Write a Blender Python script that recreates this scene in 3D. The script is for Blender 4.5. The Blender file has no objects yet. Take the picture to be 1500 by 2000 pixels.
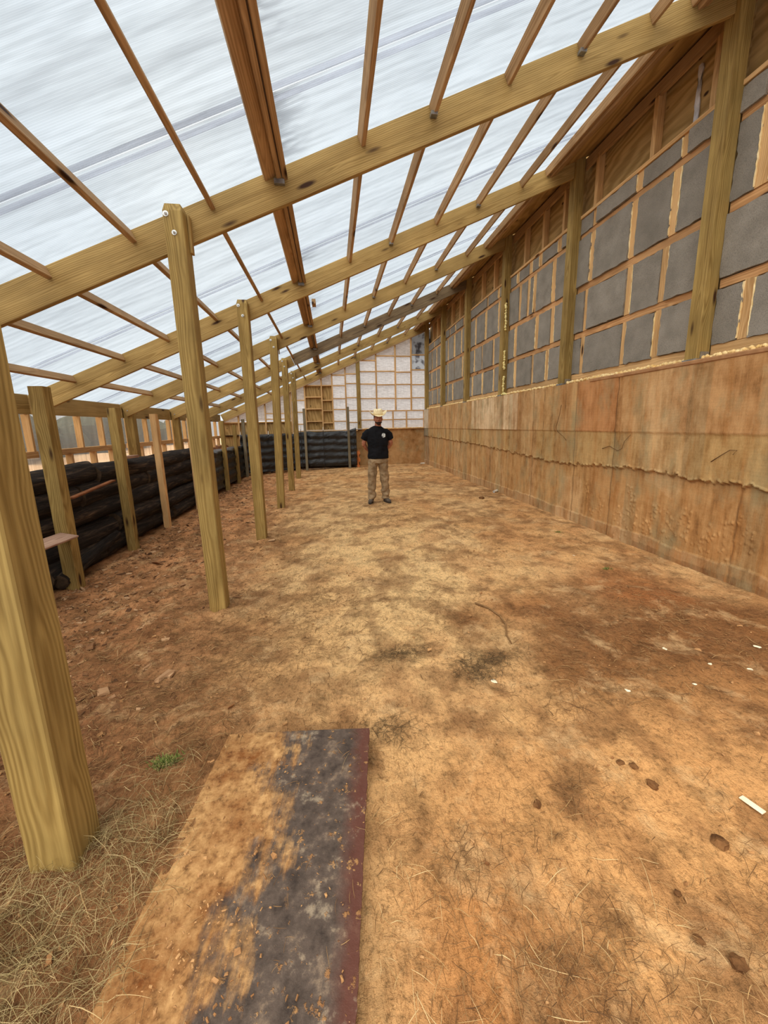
import bpy, bmesh, math, random
import numpy as np
from mathutils import Vector, Matrix, Euler
random.seed(7); RNG = np.random.default_rng(11)
sc = bpy.context.scene
C = sc.collection

# ------------------------------------------------------------------ camera
cam_d = bpy.data.cameras.new('camera'); cam = bpy.data.objects.new('camera', cam_d); C.objects.link(cam); sc.camera = cam
F_PX, YAW, PIT, ROL = 747.03, math.radians(7.7189), math.radians(10.9246), math.radians(-1.1908)
fw = Vector((math.sin(YAW)*math.cos(PIT), math.cos(YAW)*math.cos(PIT), -math.sin(PIT)))
r0 = Vector((math.cos(YAW), -math.sin(YAW), 0)); u0 = r0.cross(fw)
rr = r0*math.cos(ROL)+u0*math.sin(ROL); uu = -r0*math.sin(ROL)+u0*math.cos(ROL)
M = Matrix.Identity(4)
for i in range(3): M[i][0] = rr[i]; M[i][1] = uu[i]; M[i][2] = -fw[i]
M[2][3] = 1.5
cam.matrix_world = M
cam_d.sensor_fit = 'VERTICAL'; cam_d.sensor_height = 36; cam_d.lens = F_PX/2000*36
cam_d.shift_x = -3.39/2000; cam_d.shift_y = -25.2/2000
cam_d.clip_start = .05; cam_d.clip_end = 300

# ------------------------------------------------------------------ light
def lin(r, g, b):
    f = lambda c: ((c/255+.055)/1.055)**2.4 if c > 10 else c/255/12.92
    return (f(r), f(g), f(b), 1)
w = bpy.data.worlds.new('overcast_sky'); sc.world = w; w.use_nodes = True
nt = w.node_tree; bg = nt.nodes['Background']
tc = nt.nodes.new('ShaderNodeTexCoord'); nz = nt.nodes.new('ShaderNodeTexNoise'); nz.inputs['Scale'].default_value = 2.2; nz.inputs['Detail'].default_value = 4
rp = nt.nodes.new('ShaderNodeValToRGB'); rp.color_ramp.elements[0].position = .3; rp.color_ramp.elements[0].color = (.78,.84,.90,1); rp.color_ramp.elements[1].position = .7; rp.color_ramp.elements[1].color = (.98,1,1.0,1)
nt.links.new(tc.outputs['Generated'], nz.inputs['Vector']); nt.links.new(nz.outputs['Fac'], rp.inputs['Fac']); nt.links.new(rp.outputs['Color'], bg.inputs['Color'])
bg.inputs['Strength'].default_value = 1.16
sd = bpy.data.lights.new('hazy_sun', 'SUN'); sun = bpy.data.objects.new('hazy_sun', sd); C.objects.link(sun)
sd.energy = 6.9; sd.angle = math.radians(85); sd.color = (1, .93, .82); sun.rotation_euler = Euler((math.radians(24), math.radians(-26), 0)); sun.location = (0, 0, 20)
sc.view_settings.view_transform = 'Standard'; sc.view_settings.look = 'None'; sc.view_settings.gamma = 1
sc.view_settings.exposure = 0.0; sc.view_settings.use_curve_mapping = False
sc.cycles.max_bounces = 8; sc.cycles.transparent_max_bounces = 12; sc.cycles.diffuse_bounces = 4

# ------------------------------------------------------------------ helpers
def tag(o, label=None, cat=None, group=None, kind=None):
    if label: o['label'] = label
    if cat: o['category'] = cat
    if group: o['group'] = group
    if kind: o['kind'] = kind
    return o
def link(name, me, mat=None, parent=None, loc=None, rot=None):
    if mat is not None and not me.materials: me.materials.append(mat)
    o = bpy.data.objects.new(name, me); C.objects.link(o)
    if parent: o.parent = parent
    if loc is not None: o.location = loc
    if rot is not None: o.rotation_euler = rot
    return o
def empty(name, loc=(0,0,0), rz=0):
    o = bpy.data.objects.new(name, None); C.objects.link(o); o.location = loc; o.rotation_euler = (0,0,rz); o.empty_display_size = .1
    return o
def mesh(name, v, f, smooth=False):
    me = bpy.data.meshes.new(name); me.from_pydata([tuple(x) for x in v], [], [tuple(x) for x in f]); me.update()
    if smooth: me.polygons.foreach_set('use_smooth', [True]*len(me.polygons))
    return me
def fix(me):
    bm = bmesh.new(); bm.from_mesh(me); bmesh.ops.recalc_face_normals(bm, faces=bm.faces); bm.to_mesh(me); bm.free(); return me
def beam_mesh(L, w, h, c=.004):
    """bar along local X, centred; chamfered"""
    c = min(c, w*.2, h*.2); a, b = w/2, h/2
    ring = [(-a+c,-b),(a-c,-b),(a,-b+c),(a,b-c),(a-c,b),(-a+c,b),(-a,b-c),(-a,-b+c)]
    v = [(x, p, q) for x in (-L/2, L/2) for p, q in ring]
    f = [(i, (i+1)%8, 8+(i+1)%8, 8+i) for i in range(8)] + [tuple(range(8))[::-1], tuple(range(8,16))]
    return fix(mesh('beam', v, f))
def beam(name, p0, p1, w, h, mat, parent=None, up=(0,0,1), c=.004):
    """bar from p0 to p1; w across, h in the 'up' direction"""
    p0, p1 = Vector(p0), Vector(p1); d = p1-p0; L = d.length; x = d.normalized(); u = Vector(up)
    y = u.cross(x).normalized(); z = x.cross(y)
    m = Matrix.Identity(4)
    for i in range(3): m[i][0] = x[i]; m[i][1] = y[i]; m[i][2] = z[i]
    mid = (p0+p1)/2; m.translation = mid
    o = link(name, beam_mesh(L, w, h, c), mat, None)
    o.matrix_world = m
    if parent:
        pm = parent.matrix_basis.copy(); q = parent.parent
        while q: pm = q.matrix_basis @ pm; q = q.parent
        o.parent = parent; o.matrix_basis = pm.inverted() @ m
    return o
def boxo(name, lo, hi, mat, parent=None, c=.003):
    """axis aligned box as a beam along its longest side"""
    lo, hi = Vector(lo), Vector(hi); s = hi-lo; m = (lo+hi)/2; k = max(range(3), key=lambda i: s[i])
    e = Vector((0,0,0)); e[k] = s[k]/2
    up = Vector((0,0,1)) if k != 2 else Vector((0,1,0))
    if k == 2: w_, h_ = s.x, s.y
    elif k == 0: w_, h_ = s.y, s.z
    else: w_, h_ = s.x, s.z
    return beam(name, m-e, m+e, w_, h_, mat, parent, up, c)
def vnoise(x, y, s, seed=0):
    x = np.asarray(x, float)*s; y = np.asarray(y, float)*s
    i, j = np.floor(x).astype(int), np.floor(y).astype(int); u, v = x-i, y-j; u = u*u*(3-2*u); v = v*v*(3-2*v)
    def h(a, b):
        n = (a*374761393 + b*668265263 + seed*1442695041) & 0xffffffff
        n = ((n ^ (n >> 13))*1274126177) & 0xffffffff
        return ((n ^ (n >> 16)) & 0xffff)/65535.
    return (h(i,j)*(1-u)+h(i+1,j)*u)*(1-v)+(h(i,j+1)*(1-u)+h(i+1,j+1)*u)*v
def fbm(x, y, s, seed=0, o=4):
    t = 0; a = .5; n = 0
    for k in range(o): t = t+a*vnoise(x, y, s*2**k, seed+k*17); n += a; a *= .5
    return t/n

# ------------------------------------------------------------------ materials
class MT:
    def __init__(s, name, rough=.8, spec=.25):
        s.m = bpy.data.materials.new(name); s.m.use_nodes = True; s.t = s.m.node_tree; s.b = s.t.nodes['Principled BSDF']
        s.b.inputs['Roughness'].default_value = rough; s.b.inputs['Specular IOR Level'].default_value = spec
        s.tc = s.t.nodes.new('ShaderNodeTexCoord'); s.oi = s.t.nodes.new('ShaderNodeObjectInfo')
    def n(s, ty, **kw):
        nd = s.t.nodes.new(ty)
        for k, v in kw.items():
            if k.startswith('i_'):
                nd.inputs[int(k[2:]) if k[2:].isdigit() else k[2:].replace('_', ' ')].default_value = v
            else: setattr(nd, k, v)
        return nd
    def L(s, a, b): s.t.links.new(a, b)
    def coord(s, sc_=(1,1,1), rand=True, src='Object'):
        mp = s.n('ShaderNodeMapping'); s.L(s.tc.outputs[src], mp.inputs[0]); mp.inputs['Scale'].default_value = sc_
        if rand:
            ml = s.n('ShaderNodeMath', operation='MULTIPLY', i_1=37.); s.L(s.oi.outputs['Random'], ml.inputs[0]); s.L(ml.outputs[0], mp.inputs['Location'])
        return mp.outputs[0]
    def noise(s, co, scale, det=3, rough=.5, dist=0):
        nd = s.n('ShaderNodeTexNoise'); s.L(co, nd.inputs['Vector']); nd.inputs['Scale'].default_value = scale; nd.inputs['Detail'].default_value = det; nd.inputs['Roughness'].default_value = rough; nd.inputs['Distortion'].default_value = dist
        return nd.outputs['Fac']
    def ramp(s, fac, stops):
        nd = s.n('ShaderNodeValToRGB'); e = nd.color_ramp.elements
        while len(e) < len(stops): e.new(.5)
        for q, (p, c) in zip(e, stops): q.position = p; q.color = c if len(c) == 4 else (*c, 1)
        s.L(fac, nd.inputs[0]); return nd.outputs[0]
    def mix(s, a, b, fac, mode='MIX'):
        nd = s.n('ShaderNodeMix', data_type='RGBA', blend_type=mode); nd.clamp_factor = True
        for inp, v in ((0, fac), (6, a), (7, b)):
            if hasattr(v, 'links'): s.L(v, nd.inputs[inp])
            else: nd.inputs[inp].default_value = v
        return nd.outputs[2]
    def math(s, op, a, b=None):
        nd = s.n('ShaderNodeMath', operation=op)
        for i, v in enumerate((a, b)):
            if v is None: continue
            if hasattr(v, 'links'): s.L(v, nd.inputs[i])
            else: nd.inputs[i].default_value = v
        return nd.outputs[0]
    def bump(s, h, dist=.01, st=.5, prev=None):
        nd = s.n('ShaderNodeBump'); nd.inputs['Distance'].default_value = dist; nd.inputs['Strength'].default_value = st; s.L(h, nd.inputs['Height'])
        if prev: s.L(prev, nd.inputs['Normal'])
        return nd.outputs[0]
    def col(s, c): 
        if hasattr(c, 'links'): s.L(c, s.b.inputs['Base Color'])
        else: s.b.inputs['Base Color'].default_value = c
    def nrm(s, n): s.L(n, s.b.inputs['Normal'])
G = lambda v: (v, v, v, 1)

def wood(name, light, dark, knot=(60,35,18), var=.18, contrast=1.):
    m = MT(name, .72, .2)
    g1 = m.noise(m.coord((.9, 26, 26)), 1.5, 5, .65, .6); g0 = m.noise(m.coord((.5, 7, 7)), 1.2, 3, .5, 1.0)
    sx = m.n('ShaderNodeSeparateXYZ'); m.L(m.tc.outputs['Object'], sx.inputs[0]); cx = m.n('ShaderNodeCombineXYZ'); rnd = m.oi.outputs['Random']
    m.L(m.math('ADD', m.math('MULTIPLY', sx.outputs['X'], .11), m.math('MULTIPLY', rnd, 29.)), cx.inputs['X'])
    wob = m.noise(m.coord((1.1, 2, 2)), 1., 2, .5); w2 = m.math('MULTIPLY', m.math('SUBTRACT', wob, .5), .10)
    m.L(m.math('ADD', m.math('ADD', sx.outputs['Y'], w2), m.math('MULTIPLY', m.math('SUBTRACT', rnd, .5), .12)), cx.inputs['Y'])
    m.L(m.math('ADD', m.math('SUBTRACT', sx.outputs['Z'], w2), .03), cx.inputs['Z'])
    wv = m.n('ShaderNodeTexWave', wave_type='RINGS', rings_direction='X'); m.L(cx.outputs[0], wv.inputs[0])
    wv.inputs['Scale'].default_value = 24; wv.inputs['Distortion'].default_value = 2.2; wv.inputs['Detail'].default_value = 3; wv.inputs['Detail Scale'].default_value = 1.2; wv.inputs['Detail Roughness'].default_value = .7
    f = m.math('ADD', m.math('ADD', m.math('MULTIPLY', g1, .40), m.math('MULTIPLY', g0, .42)), m.math('MULTIPLY', wv.outputs['Fac'], .18))
    c = m.ramp(f, [(.34, lin(*dark)), (.64, lin(*light))])
    fine = m.noise(m.coord((2, 90, 90)), 1., 2, .6)
    c = m.mix(c, m.ramp(fine, [(.3, G(.78)), (.7, G(1.08))]), .6*contrast, 'MULTIPLY')
    vo = m.n('ShaderNodeTexVoronoi'); m.L(m.coord((1.5, 6.2, 6.2)), vo.inputs['Vector']); vo.inputs['Scale'].default_value = 1.; vo.inputs['Randomness'].default_value = 1
    kn = m.ramp(vo.outputs['Distance'], [(.075, G(1)), (.15, G(0))])
    kr = m.ramp(vo.outputs['Distance'], [(.1, G(.45)), (.3, G(0))])
    c = m.mix(c, lin(*dark), kr); c = m.mix(c, lin(*knot), kn)
    st = m.noise(m.coord((1, 1, 1)), 2.3, 3); c = m.mix(c, m.ramp(st, [(.3, G(1-var)), (.7, G(1+var*.4))]), 1., 'MULTIPLY')
    rv = m.n('ShaderNodeHueSaturation'); m.L(c, rv.inputs['Color'])
    m.L(m.math('ADD', m.math('MULTIPLY', m.oi.outputs['Random'], .25), .86), rv.inputs['Value'])
    m.col(rv.outputs[0]); m.nrm(m.bump(fine, .0012, .5)); return m.m
M_TREAT = wood('treated_pine', (182,150,92), (140,110,60))
M_POST = wood('treated_post', (176,147,86), (132,104,54), var=.22)
M_PINE = wood('fresh_pine', (196,160,116), (156,120,80))
M_DARKW = wood('weathered_pine', (140,118,88), (88,70,50))
M_STUD = wood('wall_stud', (230,188,132), (198,152,98))
M_BLOCK = wood('blocking_pine', (220,170,116), (184,132,84))
M_GREY = wood('grey_stake', (150,138,112), (108,96,74))
M_PLYBOARD = wood('board_scrap', (196,160,136), (150,110,90))

def ply():
    m = MT('plywood', .75, .2)
    wv = m.n('ShaderNodeTexWave', wave_type='BANDS', bands_direction='DIAGONAL'); m.L(m.coord((.5, 1.6, 1.6)), wv.inputs[0])
    wv.inputs['Scale'].default_value = 2.4; wv.inputs['Distortion'].default_value = 22; wv.inputs['Detail'].default_value = 3; wv.inputs['Detail Scale'].default_value = .5
    c = m.ramp(wv.outputs['Fac'], [(.1, lin(158,126,76)), (.9, lin(186,152,98))])
    c = m.mix(c, m.ramp(m.noise(m.coord((1, 12, 12)), 4, 3), [(.3, G(.8)), (.7, G(1.05))]), .8, 'MULTIPLY')
    vo = m.n('ShaderNodeTexVoronoi'); m.L(m.coord((3, 5, 5)), vo.inputs['Vector']); vo.inputs['Scale'].default_value = .9
    c = m.mix(c, lin(62,38,22), m.ramp(vo.outputs['Distance'], [(.05, G(1)), (.1, G(0))]))
    m.col(c); m.nrm(m.bump(wv.outputs['Fac'], .001, .3)); return m.m
M_PLY = ply()
def greypanel():
    m = MT('grey_fibre_board', .95, .1)
    c = m.ramp(m.noise(m.coord(), 5, 3), [(.3, lin(132,125,114)), (.7, lin(152,144,132))])
    sp = m.noise(m.coord(), 160, 2, .7); c = m.mix(c, m.ramp(sp, [(.32, G(.55)), (.5, G(1)), (.75, G(1.12))]), .8, 'MULTIPLY')
    c = m.mix(c, m.ramp(m.noise(m.coord((1, 1, 1)), 45, 2, .6), [(.66, G(0)), (.74, G(.5))]), 0.0)
    rv = m.n('ShaderNodeHueSaturation'); m.L(c, rv.inputs['Color']); m.L(m.math('ADD', m.math('MULTIPLY', m.oi.outputs['Random'], .2), .9), rv.inputs['Value'])
    m.col(rv.outputs[0]); m.nrm(m.bump(m.noise(m.coord(), 70, 4, .7), .008, .6)); return m.m
M_GPAN = greypanel()
def foam(name, a, b):
    m = MT(name, .7, .3); c = m.ramp(m.noise(m.coord(), 14, 3), [(.3, lin(*a)), (.7, lin(*b))]); m.col(c)
    m.nrm(m.bump(m.noise(m.coord(), 60, 3), .006, .5)); return m.m
M_FOAM = foam('spray_foam', (226,182,110), (250,224,168))
M_CUTF = foam('cut_foam', (232,196,130), (248,226,176))
M_FOAMY = foam('yellow_foam', (222,200,120), (248,232,170))
def poly(name, trans, tr, stripes=.016, dirt=True, body=(.78,.82,.86)):
    """twin-wall polycarbonate: partly clear, partly scattering, ribs along local X"""
    m = MT(name); m.t.nodes.remove(m.b); out = [n for n in m.t.nodes if n.type == 'OUTPUT_MATERIAL'][0]
    sx = m.n('ShaderNodeSeparateXYZ'); m.L(m.tc.outputs['Object'], sx.inputs[0])
    cy = m.n('ShaderNodeCombineXYZ'); m.L(m.math('MULTIPLY', sx.outputs['X'], .06), cy.inputs['X']); m.L(sx.outputs['Y'], cy.inputs['Y'])
    ml = m.math('MULTIPLY', m.oi.outputs['Random'], 31.); m.L(ml, cy.inputs['Z'])
    rib = m.math('MULTIPLY', m.math('ADD', m.math('SINE', m.math('MULTIPLY', sx.outputs['Y'], 2*math.pi/stripes)), 1.), .5)
    rib = m.math('POWER', rib, 3.)
    st = m.noise(cy.outputs[0], 26, 3, .75); st2 = m.noise(cy.outputs[0], 4, 2, .5)
    f = m.ramp(st, [(.36, G(.88)), (.56, G(1))]); f2 = m.ramp(st2, [(.3, G(.92)), (.6, G(1))]); f3 = m.ramp(rib, [(0, G(1)), (1, G(.90))])
    c = m.mix(m.mix(f, f2, 1., 'MULTIPLY'), f3, 1., 'MULTIPLY')
    c = m.mix(c, (trans[0], trans[1], trans[2], 1), 1., 'MULTIPLY')
    if dirt:
        # run marks of trapped damp that start at the joint over the doubled purlin and follow the ribs
        cz = m.n('ShaderNodeCombineXYZ'); m.L(m.math('MULTIPLY', sx.outputs['X'], .15), cz.inputs['X']); m.L(sx.outputs['Y'], cz.inputs['Y']); m.L(ml, cz.inputs['Z'])
        run = m.noise(cz.outputs[0], 30, 2, .6); ln = m.noise(cy.outputs[0], 1.6, 1, .5)
        ed = m.math('ADD', m.math('MULTIPLY', m.math('ABSOLUTE', sx.outputs['X']), -1.), 0.0)
        at = m.n('ShaderNodeAttribute', attribute_name='edge')
        q = m.math('MULTIPLY', m.math('MULTIPLY', m.ramp(run, [(.42, G(0)), (.55, G(1))]), m.ramp(ln, [(.46, G(0)), (.6, G(1))])), at.outputs['Fac'])
        c = m.mix(c, (.30,.31,.33,1), m.math('MULTIPLY', q, .75))
    tp = m.n('ShaderNodeBsdfTransparent'); m.L(c, tp.inputs[0])
    tl = m.n('ShaderNodeBsdfTranslucent'); m.L(m.mix(c, (*body, 1), 1., 'MULTIPLY'), tl.inputs[0])
    ms = m.n('ShaderNodeMixShader'); ms.inputs[0].default_value = tr; m.L(tp.outputs[0], ms.inputs[1]); m.L(tl.outputs[0], ms.inputs[2])
    gl = m.n('ShaderNodeBsdfGlossy'); gl.inputs['Roughness'].default_value = .25
    m2 = m.n('ShaderNodeMixShader'); m2.inputs[0].default_value = .03; m.L(ms.outputs[0], m2.inputs[1]); m.L(gl.outputs[0], m2.inputs[2])
    m.L(m2.outputs[0], out.inputs[0]); return m.m
M_ROOF = poly('twin_wall_roof', (.83,.855,.875), .13)
M_STRIP = poly('joining_profile', (.90,.90,.93), .12, dirt=False)
M_SIDE = poly('side_glazing', (.80,.79,.77), .10, stripes=.012, dirt=False)
def foil():
    m = MT('white_film', .38, .5)
    c = m.ramp(m.noise(m.coord((1, 1, 6)), 7, 4, .6, .6), [(.3, lin(206,196,188)), (.7, lin(246,238,232))])
    st = m.noise(m.coord((16, 16, .8)), 3, 3, .6); c = m.mix(c, m.ramp(st, [(.3, G(.86)), (.6, G(1))]), 1., 'MULTIPLY')
    m.col(c); m.nrm(m.bump(m.noise(m.coord((1.2, 1, 7)), 5, 4, .6, .8), .02, .7))
    out = [n for n in m.t.nodes if n.type == 'OUTPUT_MATERIAL'][0]
    tl = m.n('ShaderNodeBsdfTranslucent'); m.L(c, tl.inputs[0]); ms = m.n('ShaderNodeMixShader'); ms.inputs[0].default_value = .55
    m.L(m.b.outputs[0], ms.inputs[1]); m.L(tl.outputs[0], ms.inputs[2]); m.L(ms.outputs[0], out.inputs[0]); return m.m
M_FOIL = foil()
def simple(name, c1, c2, scale, rough=.7, spec=.3, metal=0, bump=0, bs=60, sc_=(1,1,1)):
    m = MT(name, rough, spec); m.b.inputs['Metallic'].default_value = metal
    m.col(m.ramp(m.noise(m.coord(sc_), scale, 4, .6), [(.3, lin(*c1)), (.7, lin(*c2))]))
    if bump: m.nrm(m.bump(m.noise(m.coord(sc_), bs, 4, .6), bump, .6))
    return m.m
M_GALV = simple('galvanised_steel', (120,120,118), (175,176,174), 20, .45, .5, .8)
M_BOLT = simple('bolt_steel', (190,188,182), (225,224,220), 20, .35, .5, .6)
M_FOILTAPE = simple('silver_tape', (170,172,178), (252,252,255), 18, .25, .6, .25, .01, 30, (1,1,.4))
M_PVC = simple('white_plastic', (205,196,180), (236,230,216), 8, .4, .5)
M_REBAR = simple('dark_iron', (32,30,28), (58,52,46), 20, .7, .3, .3)
M_SOIL = simple('bank_soil', (128,78,48), (172,112,72), 6, .95, .1, 0, .02, 20)
def logmat():
    m = MT('charred_bark', .9, .18)
    c = m.ramp(m.noise(m.coord((.5, 5, 5)), 4, 5, .65, .8), [(.3, lin(22,18,16)), (.52, lin(50,42,36)), (.68, lin(92,74,58)), (.8, lin(150,122,96))])
    m.col(c); h = m.noise(m.coord((.6, 7, 7)), 5, 5, .7, 1.0); m.nrm(m.bump(h, .03, .9)); return m.m
M_LOG = logmat()
M_LOGEND = simple('cut_log_end', (40,32,26), (96,76,56), 9, .9, .1, 0, .01, 40)
def plastic():
    m = MT('black_plastic', .24, .55); m.col(m.ramp(m.noise(m.coord(), 6, 3), [(.3, lin(14,15,16)), (.7, lin(34,35,36))]))
    m.nrm(m.bump(m.noise(m.coord((1, 1, 2.2)), 9, 4, .6, 1.5), .03, .8)); return m.m
M_BPLAS = plastic()
def ground():
    m = MT('clay_floor', .95, .08)
    at = m.n('ShaderNodeAttribute', attribute_name='tint'); c = at.outputs['Color']
    co = m.coord(rand=False)
    c = m.mix(c, m.ramp(m.noise(co, 6, 8, .72), [(.32, G(.55)), (.5, G(1)), (.72, G(1.18))]), 1., 'MULTIPLY')
    c = m.mix(c, m.ramp(m.noise(co, 42, 6, .75), [(.36, G(.5)), (.47, G(1)), (.7, G(1.15))]), .85, 'MULTIPLY')
    c = m.mix(c, lin(230,192,140), m.ramp(m.noise(co, 3.2, 7, .7, .5), [(.53, G(0)), (.68, G(.5))]))
    c = m.mix(c, m.ramp(m.noise(m.coord((1.6, .5, 1), rand=False), 20, 4, .75, 2.5), [(.52, G(1)), (.57, lin(150,120,90)), (.6, G(1))]), .55, 'MULTIPLY')
    m.col(c); b = m.bump(m.noise(co, 28, 6, .7), .03, .6); m.nrm(m.bump(m.noise(co, 160, 3, .7), .006, .7, b)); return m.m
M_GROUND = ground()
def concrete():
    m = MT('stained_concrete', .85, .2)
    at = m.n('ShaderNodeAttribute', attribute_name='tint'); c = at.outputs['Color']
    m.L(m.tc.outputs['Object'], m.n('ShaderNodeMapping').inputs[0])
    st = m.math('ADD', m.math('MULTIPLY', m.noise(m.coord((1, 5, .32), rand=False), 1.5, 8, .72), .5), m.math('MULTIPLY', m.noise(m.coord((1, 1.5, 1), rand=False), 3.5, 8, .7), .5)); c = m.mix(c, m.ramp(st, [(.36, lin(170,152,132)), (.46, lin(228,218,206)), (.55, G(1.0)), (.66, G(1.16))]), 1., 'MULTIPLY')
    ora = m.noise(m.coord((1, 6, .5), rand=False), 1.3, 6, .7); c = m.mix(c, lin(180,122,66), m.ramp(ora, [(.52, G(0)), (.66, G(.5))]))
    gr = m.noise(m.coord((1, 1.6, .8), rand=False), 2.2, 5, .65); c = m.mix(c, lin(152,142,106), m.ramp(gr, [(.50, G(0)), (.70, G(.6))]))
    wv = m.n('ShaderNodeTexWave', wave_type='BANDS', bands_direction='Z'); m.L(m.coord((1, .45, 2.4), rand=False), wv.inputs[0])
    wv.inputs['Scale'].default_value = 4; wv.inputs['Distortion'].default_value = 16; wv.inputs['Detail'].default_value = 4; wv.inputs['Detail Scale'].default_value = .6; wv.inputs['Detail Roughness'].default_value = .6
    c = m.mix(c, m.ramp(wv.outputs['Fac'], [(.1, G(.88)), (.5, G(1.02))]), .3, 'MULTIPLY')
    c = m.mix(c, m.ramp(m.noise(m.coord((1,1,1), rand=False), 130, 3, .7), [(.3, G(.8)), (.6, G(1.04))]), .6, 'MULTIPLY')
    m.col(c); b = m.bump(m.noise(m.coord((1, 3, 1), rand=False), 30, 5, .7), .006, .5); m.nrm(b); return m.m
M_CONC = concrete()

# ------------------------------------------------------------------ shared dimensions (metres)
RY = {k: 3.5072+2.2175*(k-1) for k in range(-1, 7)}     # near faces of the rafters
RZ = lambda x: 3.6308+.4241*x                            # underside of the roof sheets
SL = math.atan(.4241)
def gz(x, y):
    """ground level"""
    x = np.asarray(x, float); y = np.asarray(y, float)
    left = 1/(1+np.exp((x+.1)/.35)); near = 1/(1+np.exp(-(y-2.1)/.35)); far = 1/(1+np.exp(-(y-13.2)/.5))
    wallr = 1/(1+np.exp(-(x-2.5)/.3))
    z = -.115*left*near*(1-far*.75)+.07*left*(1-near)
    return z+.01*wallr
def bumps(x, y):
    x = np.asarray(x, float); y = np.asarray(y, float)
    leftr = 1/(1+np.exp((x+1.0)/.25)); nearl = np.clip(1-np.hypot((x+1.1)/1.1, (y-1.0)/1.2), 0, 1)
    a = .012+.022*leftr+.03*nearl
    return (fbm(x, y, 2.2, 3)-.5)*.05+(fbm(x*1.4, y, 9, 5)-.5)*a*1.7+(fbm(x, y, 26, 8, 3)-.5)*a*1.1
def GZ(x, y): return float(gz(x, y)+bumps(x, y))

# ------------------------------------------------------------------ floor
def build_floor():
    ys = [-1.6]
    while ys[-1] < 15.0: ys.append(ys[-1]+(.022 if .3 < ys[-1] < 3.2 else .035 if 3.2 <= ys[-1] < 6 else .07 if ys[-1] > 6 else .08))
    xs = np.arange(-4.3, 3.85, .03); X, Y = np.meshgrid(xs, np.array(ys)); Z = gz(X, Y)+bumps(X, Y)
    Z = np.where(X < -3.2, Z+np.clip((-3.2-X)*1.6, 0, .95), Z)
    # wheel ruts fanning towards the camera
    Z -= .008*np.exp(-((X-.55-.05*(Y-1))/.09)**2)*(Y < 4)+.006*np.exp(-((X-.95-.02*Y)/.07)**2)*(Y < 3)
    nx, ny = len(xs), len(ys); v = np.stack([X, Y, Z], -1).reshape(-1, 3)
    idx = np.arange(nx*ny).reshape(ny, nx); f = np.stack([idx[:-1,:-1], idx[:-1,1:], idx[1:,1:], idx[1:,:-1]], -1).reshape(-1, 4)
    me = mesh('floor', v, f, True)
    col = np.zeros((ny, nx, 4)); col[..., 3] = 1
    A = lambda *c: np.array(lin(*c)[:3])
    base = A(208,158,104); c = np.broadcast_to(base, (ny, nx, 3)).copy()
    def lay(mask, colr):
        nonlocal c; mk = np.clip(mask, 0, 1)[..., None]; c = c*(1-mk)+colr*mk
    nz_ = fbm(X, Y, 1.3, 21); nf = fbm(X*1.3, Y, 6, 31); n3 = fbm(X, Y*.7, 3, 41)
    sm = lambda a, t, k: 1/(1+np.exp(-(a-t)/k))
    lay(sm(nz_, .5, .04)*.8, A(224,182,128))
    lay(np.exp(-((X-.5)/1.0)**2-((Y-3.4)/3.2)**2)*(.5+.5*n3)*1.1, A(234,194,136))
    lay(sm(n3, .6, .04)*.45, A(188,132,84))
    lay(sm(-X, 1.15, .2)*.9, A(198,138,92)); lay(sm(-X, .95, .2)*sm(-Y, -3.1, .3)*sm(n3, .42, .06)*.7, A(138,94,62)); lay(sm(-X, .75, .25)*sm(nf, .5, .05)*.6, A(158,106,68))
    d = np.hypot((X-2.35)/1.45, (Y-2.1)/.95)+(n3-.5)*.9; lay(sm(-d, -.85, .12)*.92, A(124,80,46))
    d = np.hypot((X-1.5)/.6, (Y-2.75)/.3)+(n3-.5)*1.2; lay(sm(-d, -.8, .15)*.7, A(150,96,54))
    d = np.hypot((X-2.6)/.6, (Y-3.0)/.5)+(n3-.5)*1.2; lay(sm(-d, -.8, .15)*.7, A(160,100,58))
    lay(sm(X, .15, .15)*sm(-Y, -1.6, .15)*.75, A(200,144,88))
    lay(np.exp(-((X-.35)/.28)**2-((Y-.75)/.4)**2)*.7, A(172,110,58))
    lay(sm(-X, .35, .15)*sm(-Y, -2.0, .2)*.75, A(150,100,62)); lay(sm(-X, .75, .15)*sm(-Y, -2.6, .35)*.75, A(138,94,62)); lay(sm(-X, .9, .12)*sm(-Y, -1.4, .12)*.8, A(112,76,48))
    lay(np.exp(-((X-1.95)/.7)**2-((Y-10.1)/.7)**2)*.6, A(150,104,66))
    lay(sm(nf, .60, .02)*.5, A(126,86,54)); lay(sm(fbm(X, Y, 3.4, 97), .60, .02)*.5, A(134,94,60))
    lay(sm(-X, 3.1, .06)*.9, A(120,78,52))
    col[..., :3] = c*.96
    ca = me.color_attributes.new('tint', 'FLOAT_COLOR', 'POINT'); ca.data.foreach_set('color', col.reshape(-1).astype(np.float32))
    return tag(link('floor', me, M_GROUND), kind='structure')
FLOOR = build_floor()

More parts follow.
